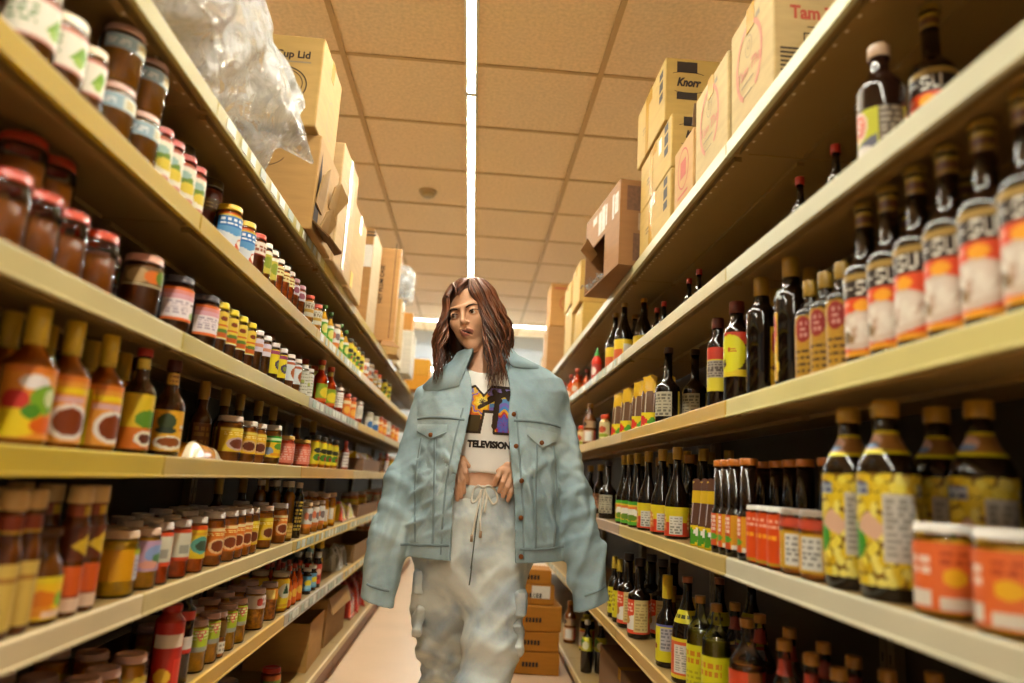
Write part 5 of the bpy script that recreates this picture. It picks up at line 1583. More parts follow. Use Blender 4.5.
# trunk, arms, legs
for a, b, ra, rb, fl in [((.03, 2.42, .82), (.035, 2.42, .90), .15, .145, (1, .68, 1)), ((.035, 2.42, .93), (.04, 2.42, 1.04), .138, .122, (1, .68, 1)), ((.04, 2.42, 1.08), (.04, 2.42, 1.22), .125, .145, (1, .66, 1)), ((.04, 2.43, 1.2), (.04, 2.43, 1.3), .145, .12, (1, .62, 1)),
                         ((-.085, 2.43, 1.275), (.165, 2.43, 1.30), .05, .05, None)]:
    F_.bone(a, b, ra, rb, .06, 'u', fl)
F_.bone((.035, 2.43, 1.33), (-.002, 2.425, 1.50), .062, .052, .05)
for s, sh, el, wr in [(-1, (-.105, 2.43, 1.27), (-.165, 2.42, 1.08), (-.088, 2.345, 1.05)), (1, (.185, 2.43, 1.295), (.265, 2.42, 1.08), (.185, 2.345, 1.05))]:
    F_.bone(sh, el, .048, .038, .04)
    F_.bone(el, wr, .038, .025, .02)
for hip, kn, an, toe in [((.10, 2.40, .80), (.095, 2.36, .46), (.075, 2.37, .09), (.07, 2.26, .035)), ((-.04, 2.42, .80), (-.055, 2.53, .46), (-.058, 2.73, .13), (-.065, 2.64, .05))]:
    F_.bone(hip, kn, .085, .058, .04)
    F_.bone(kn, an, .055, .036, .03)
    F_.bone(an, toe, .034, .026, .02)
# hands: palm, four fingers, thumb
fsc = .945


def fw(x, z, y):
    return np.array([x, y, z])


RHF = [[(.094, 1.031), (.086, 1.011), (.077, .989)], [(.114, 1.027), (.103, .997), (.095, .968)], [(.130, 1.014), (.118, .982), (.108, .954)], [(.140, .996), (.132, .967), (.125, .943)]]
LHF = [[(-.024, 1.043), (-.014, 1.019), (-.008, .992)], [(-.035, 1.046), (-.022, .999), (-.016, .959)], [(-.044, 1.032), (-.032, .986), (-.025, .944)], [(-.050, 1.010), (-.042, .973), (-.036, .936)]]
for hand, wr, th in ((RHF, (.185, 2.345, 1.05), [(.150, 2.315, 1.050), (.115, 2.300, 1.050), (.088, 2.300, 1.030)]), (LHF, (-.088, 2.345, 1.05), [(-.060, 2.315, 1.065), (-.028, 2.300, 1.062), (-.008, 2.302, 1.040)])):
    for i, f in enumerate(hand):
        y0 = 2.284 + .004 * i
        k_, p_, t_ = fw(*f[0], y0), fw(*f[1], y0 - .010), fw(*f[2], y0 + .006)
        tip = t_ + np.array([0, .022, -.004])
        w_ = np.array(wr)
        F_.bone(w_ + (k_ - w_) * .25, k_, .017, .0105, .008)
        F_.bone(k_, p_, .0090, .0084, .0025)
        F_.bone(p_, t_, .0084, .0074, .0015)
        F_.bone(t_, tip, .0074, .0062, .0015)
    a, b, c = [np.array(q) for q in th]
    F_.bone(np.array(wr) * .6 + a * .4, a, .016, .0125, .008)
    F_.bone(a, b, .0118, .0102, .004)
    F_.bone(b, c, .0100, .0080, .003)
# head
he((0, .012, .026), (.071, .088, .075), .012)
he((0, -.028, -.030), (.049, .060, .074), .035)
hb((-.039, .0, -.055), (-.003, -.065, -.099), .017, .0135, .022)
hb((.039, .0, -.055), (.003, -.065, -.099), .017, .0135, .022)
he((0, -.072, -.100), (.017, .014, .014), .02)
for s in (-1, 1):
    he((s * .040, -.058, -.022), (.020, .018, .018), .025)
    hb((s * .010, -.083, .024), (s * .040, -.070, .026), .007, .006, .016)
    he((s * .032, -.093, .004), (.017, .012, .012), .014, 'c')
    he((s * .073, .012, -.012), (.008, .018, .030), .008)
hb((0, -.082, .018), (0, -.104, -.020), .0062, .0085, .013)
he((0, -.1045, -.0245), (.0092, .0085, .0075), .006)
for s in (-1, 1):
    he((s * .0095, -.0935, -.0272), (.0068, .0080, .0055), .006)
    he((s * .0058, -.0995, -.0335), (.0034, .0046, .0026), .0015, 'c')
    he((s * .0325, -.0735, .003), (.0152, .0138, .0125), .005)      # lids
    he((s * .0325, -.0885, .0022), (.0132, .008, .0048), .0014, 'c')   # the opening between them
he((0, -.083, -.058), (.026, .014, .018), .014)
for s in (-1, 1):
    he((s * .0105, -.0925, -.0522), (.0145, .0070, .0038), .004)
he((0, -.0918, -.0668), (.0195, .0078, .0045), .004)
he((0, -.0925, -.0594), (.0195, .025, .0036), .0010, 'c')
he((0, -.0975, -.0455), (.0026, .004, .006), .005, 'c')
skin = mat('d8a684', .48, .05, 70, name='skin', bump=.03, bscale=300)
lips = mat('bc7868', .35, .05, 60, name='lip_skin')


def skin_mat(C):
    L = (C - HC) @ HM / HS
    lo = ((L[:, 0] / .0238) ** 2 + ((L[:, 2] + .0595) / .0112) ** 2 < 1) & (L[:, 1] < -.0875)
    inn = ((L[:, 0] / .0205) ** 2 + ((L[:, 2] + .0594) / .0046) ** 2 < 1) & (L[:, 1] > -.0915 + np.abs(L[:, 0]) * .3) & (L[:, 1] < -.06)
    return np.where(inn, 2, lo.astype(np.int32))


body = field_obj('body', F_, [skin, lips, mat('3a1410', .5, .05, name='mouth_inside')], person, PO, skin_mat)
eye_w = mat('d8cec4', .15, .03, name='eye_white')
iris_m = mat('4a3018', .12, .15, 300, name='iris_brown')
pupil_m = mat('0c0806', .08, .02, name='pupil')
brow_m = mat('3a2012', .7, .15, 200, name='brow_hair')
gaze = np.array([-.42, -.9, .06])
gaze /= np.linalg.norm(gaze)
for s in (-1, 1):
    c = hw((s * .0325, -.0742, .0026))
    q = MB().lathe([(0, -.0118), (.006, -.0102), (.0102, -.006), (.0118, 0), (.0102, .006), (.006, .0102), (0, .0118)], 18)
    e = mesh_obj('eye', [Vector(v) * HS + Vector(c) - PO for v in q.v], q.f, eye_w, person)
    gz = Vector(HM @ np.array([-.30, -.95, .05])).normalized()
    Mq = Matrix.Translation(Vector(c) - PO) @ gz.to_track_quat('Z', 'Y').to_matrix().to_4x4()
    q = MB().lathe([(0, .01255), (.0026, .0124)], 16, 1).lathe([(.0026, .0124), (.0064, .0108), (.0068, .0098)], 18, 0)
    q.v = [Vector(v) * HS for v in q.v]
    q.xform(Mq).build('iris', [iris_m, pupil_m], e, True)
    pts = [hw((s * a, y, z)) - np.array(PO) for a, y, z in [(.014, -.0855, .0190), (.026, -.0850, .0232), (.038, -.0785, .0242), (.050, -.066, .0180)]]
    v, f = tube(pts, [.0034, .0044, .0038, .0014], 8, .6)
    mesh_obj('eyebrow', v, f, brow_m, person)
    pts = [hw((s * a, y, z)) - np.array(PO) for a, y, z in [(.0195, -.0815, .0022), (.026, -.0862, .0068), (.034, -.0866, .0082), (.041, -.0815, .0062), (.0475, -.0735, .0034)]]
    v, f = tube(pts, [.0012, .0022, .0024, .0024, .0014], 6)
    mesh_obj('eyelashes', v, f, pupil_m, person)
pts = [hw((x, -.0865 + abs(x) * .4, -.0570)) - np.array(PO) for x in np.linspace(-.0150, .0150, 7)]
v, f = tube(pts, [.0014, .0024, .0027, .0027, .0027, .0024, .0014], 8)
mesh_obj('teeth', v, f, mat('dccfc0', .2, .02, name='tooth'), person)

# hair: an under-volume close to the skull, and locks falling from the parting
hair_m = mat('42200e', .36, .30, 26, name='hair_brown', stretch=(3, 3, .4), spec=.6)
hair2_m = mat('6a3818', .36, .28, 26, name='hair_light_brown', stretch=(3, 3, .4), spec=.6)
FH = Field(axis((-.2, .17, .004)), axis((2.28, 2.56, .004)), axis((1.33, 1.73, .004)))
FH.ell(hw((0, .022, .029)), np.array((.078, .091, .077)) * HS, .01, 'u', HM.T)
FH.bone(hw((-.062, .02, .0)), hw((-.070, .015, -.10)), .034, .034, .03)
FH.bone(hw((.066, .012, .0)), hw((.070, .012, -.10)), .034, .036, .03)
FH.bone(hw((0, .07, -.02)), hw((0, .06, -.12)), .06, .06, .03)
FH.ell(hw((-.004, -.092, -.022)), np.array((.058, .070, .105)) * HS, .008, 'c', HM.T)
hairu = field_obj('hair', FH, hair_m, person, PO)
lk = MB()
g = np.random.default_rng(11)


def catmull(P, n):
    P = [np.asarray(p, float) for p in P]
    P = [2 * P[0] - P[1]] + P + [2 * P[-1] - P[-2]]
    out = []
    m = len(P) - 3
    for i in range(n + 1):
        t = i / n * m
        k = min(int(t), m - 1)
        u = t - k
        a, b, c, d = P[k:k + 4]
        out.append(.5 * (2 * b + (c - a) * u + (2 * a - 5 * b + 4 * c - d) * u * u + (3 * b - a - 3 * c + d) * u ** 3))
    return out


for s in (-1, 1):
    nl = 170
    for i in range(nl):
        a = (i + g.uniform(-.5, .5)) / nl            # 0 at the brow, 1 at the nape
        a = min(1, max(0, a))
        lay = g.uniform(0, 1)
        out = .003 + .012 * lay
        th = rad((-66 if s > 0 else -56) + (156 if s > 0 else 146) * a)                       # where round the skull the lock comes down
        ex, ey, ez = .077 + out, .092 + out, .079 + out
        p0 = np.array([-.010 + s * .002, -.070 + .115 * a, 0])
        p0[2] = .029 + ez * math.sqrt(max(0, 1 - (p0[0] / ex) ** 2 - ((p0[1] - .018) / ey) ** 2))

        def on(th_, el):
            return np.array([s * ex * math.cos(th_) * math.cos(el), .018 + ey * math.sin(th_) * math.cos(el), .029 + ez * math.sin(el)])
        p1 = on(th * .9, rad(58))
        p2 = on(th, rad(26))
        p3 = on(th * 1.0, rad(0))
        if a < .16 and s > 0:
            p3 = p3 * .6 + np.array([s * .069, -.050, -.002]) * .4
        q = [hw(p0), hw(p1), hw(p2), hw(p3)]
        base = np.array(q[-1])
        # below the ear the lock hangs straight down in the world, swelling outward then curling in
        side = np.array([s * 1., 0, 0])
        fwd = np.array([0, -1., 0])
        front = max(0, 1 - a * 2.2)
        ln = g.uniform(.19, .265) + (.045 if s > 0 and a < .5 else 0)
        bul = (.020 if s > 0 else .012) * g.uniform(.5, 1.3)
        for j, tt in enumerate([.22, .45, .7, 1.0]):
            w_ = base + np.array([0, 0, -ln * tt]) + side * (bul * math.sin(PI * min(1, tt * 1.1)) + (.052 if s > 0 else .008) * tt) + fwd * (.018 * tt + .035 * tt * front * (1 if s > 0 else .9))
            if tt > .4:
                w_ = w_ + fwd * .055 * (tt - .4) * (1 if a < .55 else -.4)
            q.append(w_)
        P = catmull(q, 26)
        ph, am, fr = g.uniform(0, 6.3), g.uniform(.007, .015), g.uniform(5.5, 8)
        pts, rs = [], []
        for j, p in enumerate(P):
            t = j / 26
            w_ = max(0, (t - .38)) / .62
            p = p + am * min(1, w_ * 2) * (side * math.sin(fr * t * 2.6 + ph) + fwd * math.cos(fr * t * 2.6 + ph))
            pts.append(p - np.array(PO))
            rs.append(max(.0006, (.0034 + .0020 * lay) * (1 - .15 * t) * (1 if t < .75 else (1 - t) / .25 * .9 + .1) * (t * 4 + .7 if t < .08 else 1)))
        v, f = tube(pts, rs, 6, .75)
        lk.add(v, f, 1 if g.uniform() < .3 or (lay > .8) else 0)
lk.build('hair_locks', [hair_m, hair2_m], hairu, True)

# T-shirt
shirt_m = mat('f0ece6', .85, .02, 14, bump=.15, bscale=500, name='white_cotton')
FT = Field(axis((-.20, .28, .0048)), axis((2.25, 2.60, .0048)), axis((.99, 1.41, .0048)))
for a, b, ra, rb, fl in [((.038, 2.42, .96), (.04, 2.42, 1.08), .150, .142, (1, .72, 1)), ((.04, 2.42, 1.08), (.04, 2.415, 1.21), .142, .160, (1, .69, 1)), ((.04, 2.43, 1.2), (.04, 2.43, 1.295), .156, .125, (1, .66, 1)), ((-.085, 2.43, 1.28), (.165, 2.43, 1.305), .058, .058, None)]:
    FT.bone(a, b, ra, rb, .06, 'u', fl)
for sx in (-1, 1):
    FT.ell((.04 + sx * .062, 2.352, 1.19), (.055, .04, .05), .04)
FT.bone((.025, 2.425, 1.33), (.012, 2.425, 1.44), .072, .068, .05)
FT.put(lambda X, Y, Z: waves((X, Y * .3, Z), 3, 5, 25, 55, 1.) * .0 + Z * 0 + X * 0 + Y * 0 + 9, (0, 2.4, 1.1), (.01, 2.41, 1.11), .01)
sl, X_, Y_g, Z_ = FT.sub((-.2, 2.25, .99), (.28, 2.6, 1.41))
FT.D[sl] += waves((X_, Y_g * .3, Z_), 3, 5, 25, 55, .0022) + .003 * np.sin(60 * X_ + 20 * Z_) * np.clip((1.10 - Z_) / .08, 0, 1)
FT.put(lambda X, Y, Z: X * 0 + Y * 0 + Z - (1.019 + .012 * np.abs(X - .04) ** 1 + .003 * np.sin(40 * X)), (-.2, 2.25, .9), (.28, 2.6, 1.1), .004, 'c', .05)
FT.put(lambda X, Y, Z: np.sqrt((X - .02) ** 2 / 1.1 + (Y - 2.35) ** 2 * 1.0 + (Z - 1.437) ** 2 * .9) - .088, (-.1, 2.25, 1.3), (.15, 2.5, 1.45), .006, 'c')
shirt = field_obj('tee_shirt', FT, shirt_m, person, PO)
FTtree = None


def bvh_of(o):
    me = o.data
    n = len(me.vertices)
    co = np.empty(n * 3)
    me.vertices.foreach_get('co', co)
    co = co.reshape(-1, 3) + np.array(PO)
    return BVHTree.FromPolygons([Vector(c) for c in co], [list(p.vertices) for p in me.polygons])


def front(tree, x, z, y0=2.0):
    h = tree.ray_cast(Vector((x, y0, z)), Vector((0, 1, 0)))
    return h[0] if h[0] is not None else None


ST = bvh_of(shirt)
# the print: block letters filled with tie-dye colours, and the word below; painted on its own film over the cotton
PW, PH = 96, 112
pts_M = [(.02, .10), (.06, .92), (.20, .97), (.38, .80), (.52, .97), (.95, .97), (.98, .10), (.60, .10), (.58, .46), (.42, .46), (.36, .10)]
IN = [(.05, .14), (.09, .88), (.20, .92), (.38, .74), (.52, .92), (.91, .92), (.94, .14), (.64, .14), (.62, .52), (.38, .52), (.31, .14)]
ops = [('p', pts_M, '2c1c10')]
Pn = art(PW, PH, 'e2d8c8', ('p', pts_M, '33200f'))
XX, YY = np.meshgrid((np.arange(PW) + .5) / PW, (np.arange(PH) + .5) / PH)
# tie-dye: rings round two centres
mask = art(PW, PH, '000000', ('p', IN, 'ffffff'))[:, :, 0] > .5
r1 = np.hypot((XX - .36) * 1.0, (YY - .66) * 1.1) + .02 * np.sin(9 * np.arctan2(YY - .66, XX - .36))
r2 = np.hypot((XX - .80), (YY - .28) * 1.1) + .03 * np.sin(7 * np.arctan2(YY - .28, XX - .8))
cols1 = [(.05, '5a4830'), (.09, 'e8d060'), (.15, 'e8c020'), (.20, 'e09018'), (.23, '7a58a8'), (.26, 'e8b020'), (.36, 'd86018'), (9, '4a3410')]
cols2 = [(.06, '7858b0'), (.12, '5868c0'), (.17, '6a50b0'), (.22, 'c03828'), (.27, 'e0a020'), (.33, '4888c8'), (.40, '7868c0'), (.48, '5890c8'), (.56, 'e0c030'), (9, '8878c0')]
T1, T2 = np.zeros((PH, PW, 3)), np.zeros((PH, PW, 3))
for rr, cc, T in ((r1, cols1, T1), (r2, cols2, T2)):
    lo_ = 0
    for hi_, c in cc:
        T[(rr >= lo_) & (rr < hi_)] = lin(c)
        lo_ = hi_
sel = (XX > .50) | (YY > .88)
TD = np.where(sel[:, :, None], T2, T1)
TD[(XX < .34) & (YY < .42)] = lin('4a3a14')
top = (YY > .82) & (XX < .5)
TD[top] = np.where((np.sin(40 * XX + 10 * YY) > 0)[:, :, None], np.array(lin('8888c8')), np.array(lin('e0b040')))[top]
Pn[mask] = TD[mask]
# scrawled dark strokes of the small letters
for (xa, ya), (xb, yb), wd in [((.50, .72), (.90, .86), .05), ((.30, .56), (.56, .70), .035), ((.66, .80), (.62, .24), .055), ((.58, .86), (.70, .70), .05), ((.76, .90), (.88, .74), .04), ((.88, .74), (.96, .92), .04)]:
    tt = np.clip(((XX - xa) * (xb - xa) + (YY - ya) * (yb - ya)) / ((xb - xa) ** 2 + (yb - ya) ** 2), 0, 1)
    Pn[np.hypot(XX - xa - tt * (xb - xa), YY - ya - tt * (yb - ya)) < wd] = lin('33200f')



def film_on(tree, name, A, x0, x1, z0, z1, parent, off=.0016, skip=None):
    H, W = A.shape[:2]
    v, ok = [], []
    last = 2.28
    for j in range(H + 1):
        for i in range(W + 1):
            h = front(tree, x0 + (x1 - x0) * i / W, z0 + (z1 - z0) * j / H)
            if h is not None:
                last = h.y
            v.append(Vector((x0 + (x1 - x0) * i / W, last - off, z0 + (z1 - z0) * j / H)) - PO)
    f, ink = [], []
    bg = np.array(lin('e2d8c8'), np.float32)
    for j in range(H):
        for i in range(W):
            if np.abs(A[j, i] - bg).max() < 1e-4:
                continue
            b = j * (W + 1) + i
            f.append((b, b + 1, b + W + 2, b + W + 1))
            ink.append(A[j, i])
    return mesh_obj(name, v, f, ink_mat('shirt_ink', .8), parent, None, True, ink)


film_on(ST, 'printed_logo', Pn, -.036, .128, 1.126, 1.308, shirt)
tw = text_mesh('TELEVISION', .0285, mat('241810', .8, .05, name='shirt_ink_black'), shirt, 'printed_word', (0, 0, 0), (0, 0, 0), bold=.0019, sx=.92)
for v_ in tw.data.vertices:
    x_, z_ = .0535 + v_.co.x, 1.110 + v_.co.y
    h = front(ST, x_, z_)
    v_.co = Vector((x_, (h.y if h is not None else 2.32) - .0018, z_)) - PO


# jeans
def folds(X, Y, Z, seed, dirs, freq, sharp=2.2, cover=.1, wob=1.5):
    """cloth folds, 0..1: ridges along a few directions, each only in its own patches; dirs in degrees from vertical folds"""
    g = np.random.default_rng(seed)
    out = 0
    for dg in dirs:
        a_ = rad(dg + g.uniform(-8, 8))
        w = waves((X, Y * .4, Z), int(g.integers(999)), 4, 7, 16, 1.)
        m = waves((X, Y * .4, Z), int(g.integers(999)), 4, 9, 18, 1.)
        ph = freq * g.uniform(.85, 1.2) * (math.cos(a_) * X + math.sin(a_) * Z + .25 * Y) + wob * w + g.uniform(0, 6.3)
        r = (.5 + .5 * np.sin(ph)) ** sharp
        out = np.maximum(out, r * np.clip(.5 + .8 * m + cover, 0, 1))
    return out


FJ = Field(axis((-.26, .32, .0055)), axis((2.18, 2.84, .0055)), axis((.05, 1.0, .0055)))
for a, b, ra, rb, fl in [((.03, 2.42, .76), (.032, 2.42, .86), .188, .178, (1, .70, 1)), ((.032, 2.42, .86), (.036, 2.42, .985), .175, .150, (1, .70, 1))]:
    FJ.bone(a, b, ra, rb, .05, 'u', fl)
for P in ([(.106, 2.40, .76, .104), (.106, 2.375, .62, .094), (.098, 2.35, .50, .086), (.080, 2.33, .38, .076), (.075, 2.35, .22, .076), (.074, 2.37, .08, .078)], [(-.055, 2.42, .76, .110), (-.060, 2.46, .62, .100), (-.058, 2.52, .50, .088), (-.048, 2.58, .38, .072), (-.052, 2.66, .24, .072), (-.056, 2.72, .12, .072)]):
    for (x, y, z, q), (x2, y2, z2, q2) in zip(P, P[1:]):
        FJ.bone((x, y, z), (x2, y2, z2), q, q2, .018)
sl, X_, Y_g, Z_ = FJ.sub((-.3, 2.1, .0), (.4, 2.8, 1.1))
low = np.clip((.80 - Z_) / .25, 0, 1)
wv = waves((X_, Y_g, Z_), 21, 4, 6, 12, .5)
FJ.D[sl] += -(.016 * folds(X_, Y_g, Z_, 51, (62, 118, 20), 48) + .007 * folds(X_, Y_g, Z_, 52, (80, 40, 140), 95)) * (.3 + .7 * low) + .006 + waves((X_, Y_g, Z_), 22, 6, 60, 110, .0016)
# gathers under the waistband
FJ.D[sl] += .004 * np.sin(120 * X_ + 3 * wv) * np.clip((Z_ - .87) / .08, 0, 1)
FJ.put(lambda X, Y, Z: X * 0 + Y * 0 + (.982 + .02 * (X - .04) - Z) * 1., (-.3, 2.1, .98), (.4, 2.8, 1.1), .004, 'c', .0)


def denim(name, light, dark, blot, sc=9., rough=.85):
    m, nt, b = nodes_of(name)
    b.inputs['Roughness'].default_value = rough
    b.inputs['Specular IOR Level'].default_value = .2
    tc = nt.nodes.new('ShaderNodeTexCoord')
    n = nt.nodes.new('ShaderNodeTexNoise')
    n.inputs['Scale'].default_value = sc
    n.inputs['Detail'].default_value = 5
    n.inputs['Distortion'].default_value = .6
    nt.links.new(tc.outputs['Object'], n.inputs['Vector'])
    r = nt.nodes.new('ShaderNodeValToRGB')
    e = r.color_ramp.elements
    e[0].position, e[0].color = .34, (*lin(dark), 1)
    e[1].position, e[1].color = .56, (*lin(light), 1)
    e2 = e.new(.75)
    e2.color = (*lin(blot), 1)
    nt.links.new(n.outputs['Fac'], r.inputs['Fac'])
    # the twill: fine slanted lines
    mp = nt.nodes.new('ShaderNodeMapping')
    mp.inputs['Rotation'].default_value = (.0, .7, 0)
    nt.links.new(tc.outputs['Object'], mp.inputs['Vector'])
    w = nt.nodes.new('ShaderNodeTexNoise')
    w.inputs['Scale'].default_value = 420
    nt.links.new(mp.outputs['Vector'], w.inputs['Vector'])
    mx = nt.nodes.new('ShaderNodeMix')
    mx.data_type = 'RGBA'
    mx.blend_type = 'OVERLAY'
    mx.inputs[0].default_value = .25
    nt.links.new(r.outputs['Color'], mx.inputs[6])
    nt.links.new(w.outputs['Color'], mx.inputs[7])
    nt.links.new(mx.outputs[2], b.inputs['Base Color'])
    bp = nt.nodes.new('ShaderNodeBump')
    bp.inputs['Strength'].default_value = .25
    bp.inputs['Distance'].default_value = .003
    n3 = nt.nodes.new('ShaderNodeTexNoise')
    n3.inputs['Scale'].default_value = 55
    n3.inputs['Detail'].default_value = 4
    nt.links.new(tc.outputs['Object'], n3.inputs['Vector'])
    nt.links.new(n3.outputs['Fac'], bp.inputs['Height'])
    nt.links.new(bp.outputs['Normal'], b.inputs['Normal'])
    return m


jean_m = denim('washed_pale_denim', 'ccd2ce', '98a8b8', 'dcdeda', 7.)
jeans = field_obj('cargo_jeans', FJ, jean_m, person, PO)
JT = bvh_of(jeans)
seam_m = mat('8a7a58', .8, .1, name='seam_thread')
string_m = mat('dcd4c4', .8, .04, name='cotton_cord')


def cord(tree, pts, r, name, m, parent, off=.004, n=8, cl=True):
    P = catmull([np.array([x, 0, z]) for x, z in pts], 5 * len(pts))
    out = []
    for p in P:
        h = front(tree, p[0], p[2])
        out.append((p[0], (h.y if h is not None else 2.28) - off, p[2]))
    v, f = tube([Vector(q) - PO for q in out], r, n)
    return mesh_obj(name, v, f, m, parent)


bx0, bz0 = .044, .975
mbn = MB()
for pts in ([(0, 0), (-.018, .006), (-.032, -.012), (-.034, -.045), (-.020, -.040), (-.006, -.008)], [(0, 0), (.016, .008), (.036, -.004), (.046, -.032), (.034, -.048), (.018, -.028), (.004, -.006)], [(-.004, -.004), (-.012, -.05), (-.020, -.10), (-.026, -.145)], [(.004, -.004), (.0, -.05), (-.004, -.095), (.0, -.135)],
            [(.002, .004), (.012, -.03), (.008, -.075)]):
    P = catmull([np.array([bx0 + a, 0, bz0 + b]) for a, b in pts], 5 * len(pts))
    o_ = [(p[0], (front(JT, p[0], min(p[2], .965)) or Vector((0, 2.29, 0))).y - .007 - .003 * (i % 3 == 0) * 0, p[2]) for i, p in enumerate(P)]
    v, f = tube([Vector(q) - PO for q in o_], .0032, 8)
    mbn.add(v, f)
mbn.build('drawstring', string_m, jeans, True)
mbn = MB()
for x, z in ((bx0 - .026, .822), (bx0 + .0, .835)):
    y = (front(JT, x, z) or Vector((0, 2.29, 0))).y - .007
    mbn.lathe([(0, -.012), (.0048, -.011), (.0048, .009), (0, .01)], 10, 0, (x - PO.x, y - PO.y, z))
mbn.build('cord_end', mat('a88c70', .5, .05), jeans, True)
# waistband and fly
P = []
for i in range(61):
    a = 2 * PI * i / 60
    h = JT.ray_cast(Vector((.036 + .4 * math.cos(a), 2.42 + .4 * math.sin(a), .958)), Vector((-math.cos(a), -math.sin(a), 0)))
    P.append(h[0] if h[0] is not None else (P[-1] if P else Vector((.036 + .15 * math.cos(a), 2.42 + .1 * math.sin(a), .958))))
v, f = [], []
for i, p in enumerate(P):
    nrm = Vector((p.x - .036, p.y - 2.42, 0)).normalized()
    wob = .0022 * math.sin(i * 1.9)
    for dz, off in ((-.020, .0015), (-.018, .0045 + wob), (.016, .0045 + wob), (.022, .001), (.022, -.006)):
        v.append(p + nrm * off + Vector((0, 0, dz)) - PO)
for i in range(60):
    for k in range(4):
        b = i * 5 + k
        f.append((b, b + 5, b + 6, b + 1))
mesh_obj('waistband', v, f, jean_m, jeans)
for nm, pts in (('fly_seam', [(.036, .95), (.030, .88), (.026, .80), (.022, .73)]), ('inseam', [(.024, .74), (.023, .72), (.022, .70), (.020, .68)])):
    cord(JT, pts, .0022, nm, mat('5c625c', .85, .1, name='seam_shadow_thread'), jeans, .0008, 6)
# cargo pockets with flaps
for s, cx, cy, zt in ((-1, -.133, 2.44, .69), (1, .177, 2.37, .65)):
    FC = Field(axis((cx - .06, cx + .06, .004)), axis((cy - .12, cy + .12, .005)), axis((zt - .24, zt + .04, .005)))

    def pk(X, Y, Z):
        zz = (Z - (zt - .10)) / .095
        yy = (Y - cy) / .075
        xx = (X - cx - s * (.004 * np.sin(40 * Z) + .004 * np.sin(60 * Y))) / .021
        return (np.maximum(np.abs(zz) ** 6, np.abs(yy) ** 6) ** .5 + xx ** 4 - 1) * .012
    FC.put(pk, (cx - .06, cy - .12, zt - .24), (cx + .06, cy + .12, zt + .04), .005, m=0)
    FC.D += (.007 * np.abs(np.sin(50 * FC.ax[2][None, None, :] + 30 * FC.ax[1][None, :, None]))).astype(np.float32)
    pkt = field_obj('cargo_pocket', FC, jean_m, jeans, PO)
    FC = Field(axis((cx - .06, cx + .06, .004)), axis((cy - .12, cy + .12, .005)), axis((zt - .09, zt + .04, .004)))

    def pf(X, Y, Z):
        zz = (Z - (zt - .018)) / (.034 + .010 * np.cos((Y - cy) / .085 * PI / 2))
        yy = (Y - cy) / .083
        xx = (X - cx - s * .004) / .024
        return (np.maximum(np.abs(zz) ** 6, np.abs(yy) ** 6) ** .5 + xx ** 4 - 1) * .012
    FC.put(pf, (cx - .06, cy - .12, zt - .09), (cx + .06, cy + .12, zt + .04), .005, m=0)
    field_obj('pocket_flap', FC, jean_m, pkt, PO)
# shoes
shoe_m = mat('d8d0c4', .5, .05, name='shoe_leather')
sole_m = mat('c8c0b0', .6, .05, name='shoe_sole')
for (ax_, ay), (tx, ty), zl in (((.074, 2.385), (.068, 2.235), .0), ((-.058, 2.735), (-.068, 2.59), .022)):
    FS = Field(axis((ax_ - .08, ax_ + .08, .006)), axis((ty - .08, ay + .09, .006)), axis((.0, .17, .006)))
    FS.bone((ax_, ay, .075 + zl * 1.6), (ax_, ay + .012, .055 + zl), .045, .042, .02)
    FS.bone((ax_, ay, .052 + zl), (tx, ty, .040), .043, .036, .02, 'u', (1, 1, .8))
    FS.put(lambda X, Y, Z: X * 0 + Y * 0 + Z - .012, (-1, 1, -.1), (1, 4, .1), .003, 'c', 0)
    sh = field_obj('shoe', FS, shoe_m, person, PO)
    mbn = MB()
    n = 22
    dv_ = Vector((tx - ax_, ty - ay))
    mbn2 = []
    for zz in (.001, .020):
        for i in range(n):
            a = 2 * PI * i / n
            t = .5 + .5 * math.cos(a)
            c = Vector((ax_, ay + .015)) + dv_ * (t * 1.22 - .16)
            mbn2.append((c.x + .040 * math.sin(a) * (1 + .1 * t) - PO.x, c.y - PO.y, zz))
    mbn.add(mbn2, [(i, (i + 1) % n, n + (i + 1) % n, n + i) for i in range(n)] + [tuple(range(n))[::-1], tuple(range(n, 2 * n))])
    mbn.build('sole', sole_m, sh)

# jacket, worn as a cape: sleeves hang empty
den = denim('light_blue_denim', '9cb2ba', '829aa4', 'b0bebe', 5.)
Q = .94


def interp(z, tab):
    zz = [t[0] for t in tab]
    return [np.interp(z, zz, [t[i] for t in tab]).astype(np.float32) for i in range(1, len(tab[0]))]


TORSO = [(.72, .0625, .262, .180), (.80, .062, .262, .188), (.95, .060, .252, .190), (1.1, .056, .242, .182), (1.2, .053, .246, .165), (1.27, .050, .242, .140), (1.315, .046, .224, .122), (1.35, .040, .190, .110), (1.375, .034, .152, .102), (1.395, .028, .112, .096), (1.415, .022, .088, .090), (1.46, .016, .078, .086)]
XL = [(.70, -.044), (.94, -.052), (1.01, -.047), (1.13, -.028), (1.25, -.012), (1.32, -.022), (1.36, -.040), (1.45, -.075)]
XR = [(.70, .168), (.94, .150), (1.11, .122), (1.20, .112), (1.28, .118), (1.34, .105), (1.38, .095), (1.45, .09)]
CY = 2.425
FD = Field(axis((-.36, .52, .0042)), axis((2.20, 2.64, .0046)), axis((.58, 1.43, .0046)))
GX, GY, GZ = np.meshgrid(*FD.ax, indexing='ij', sparse=True)
SHR = .15


def shear(x, z):
    """her left shoulder sits higher: height measured along a slanted shoulder line"""
    t = np.clip((z - 1.12) / .16, 0, 1)
    return z - SHR * (x - .03) * t * t * (3 - 2 * t)


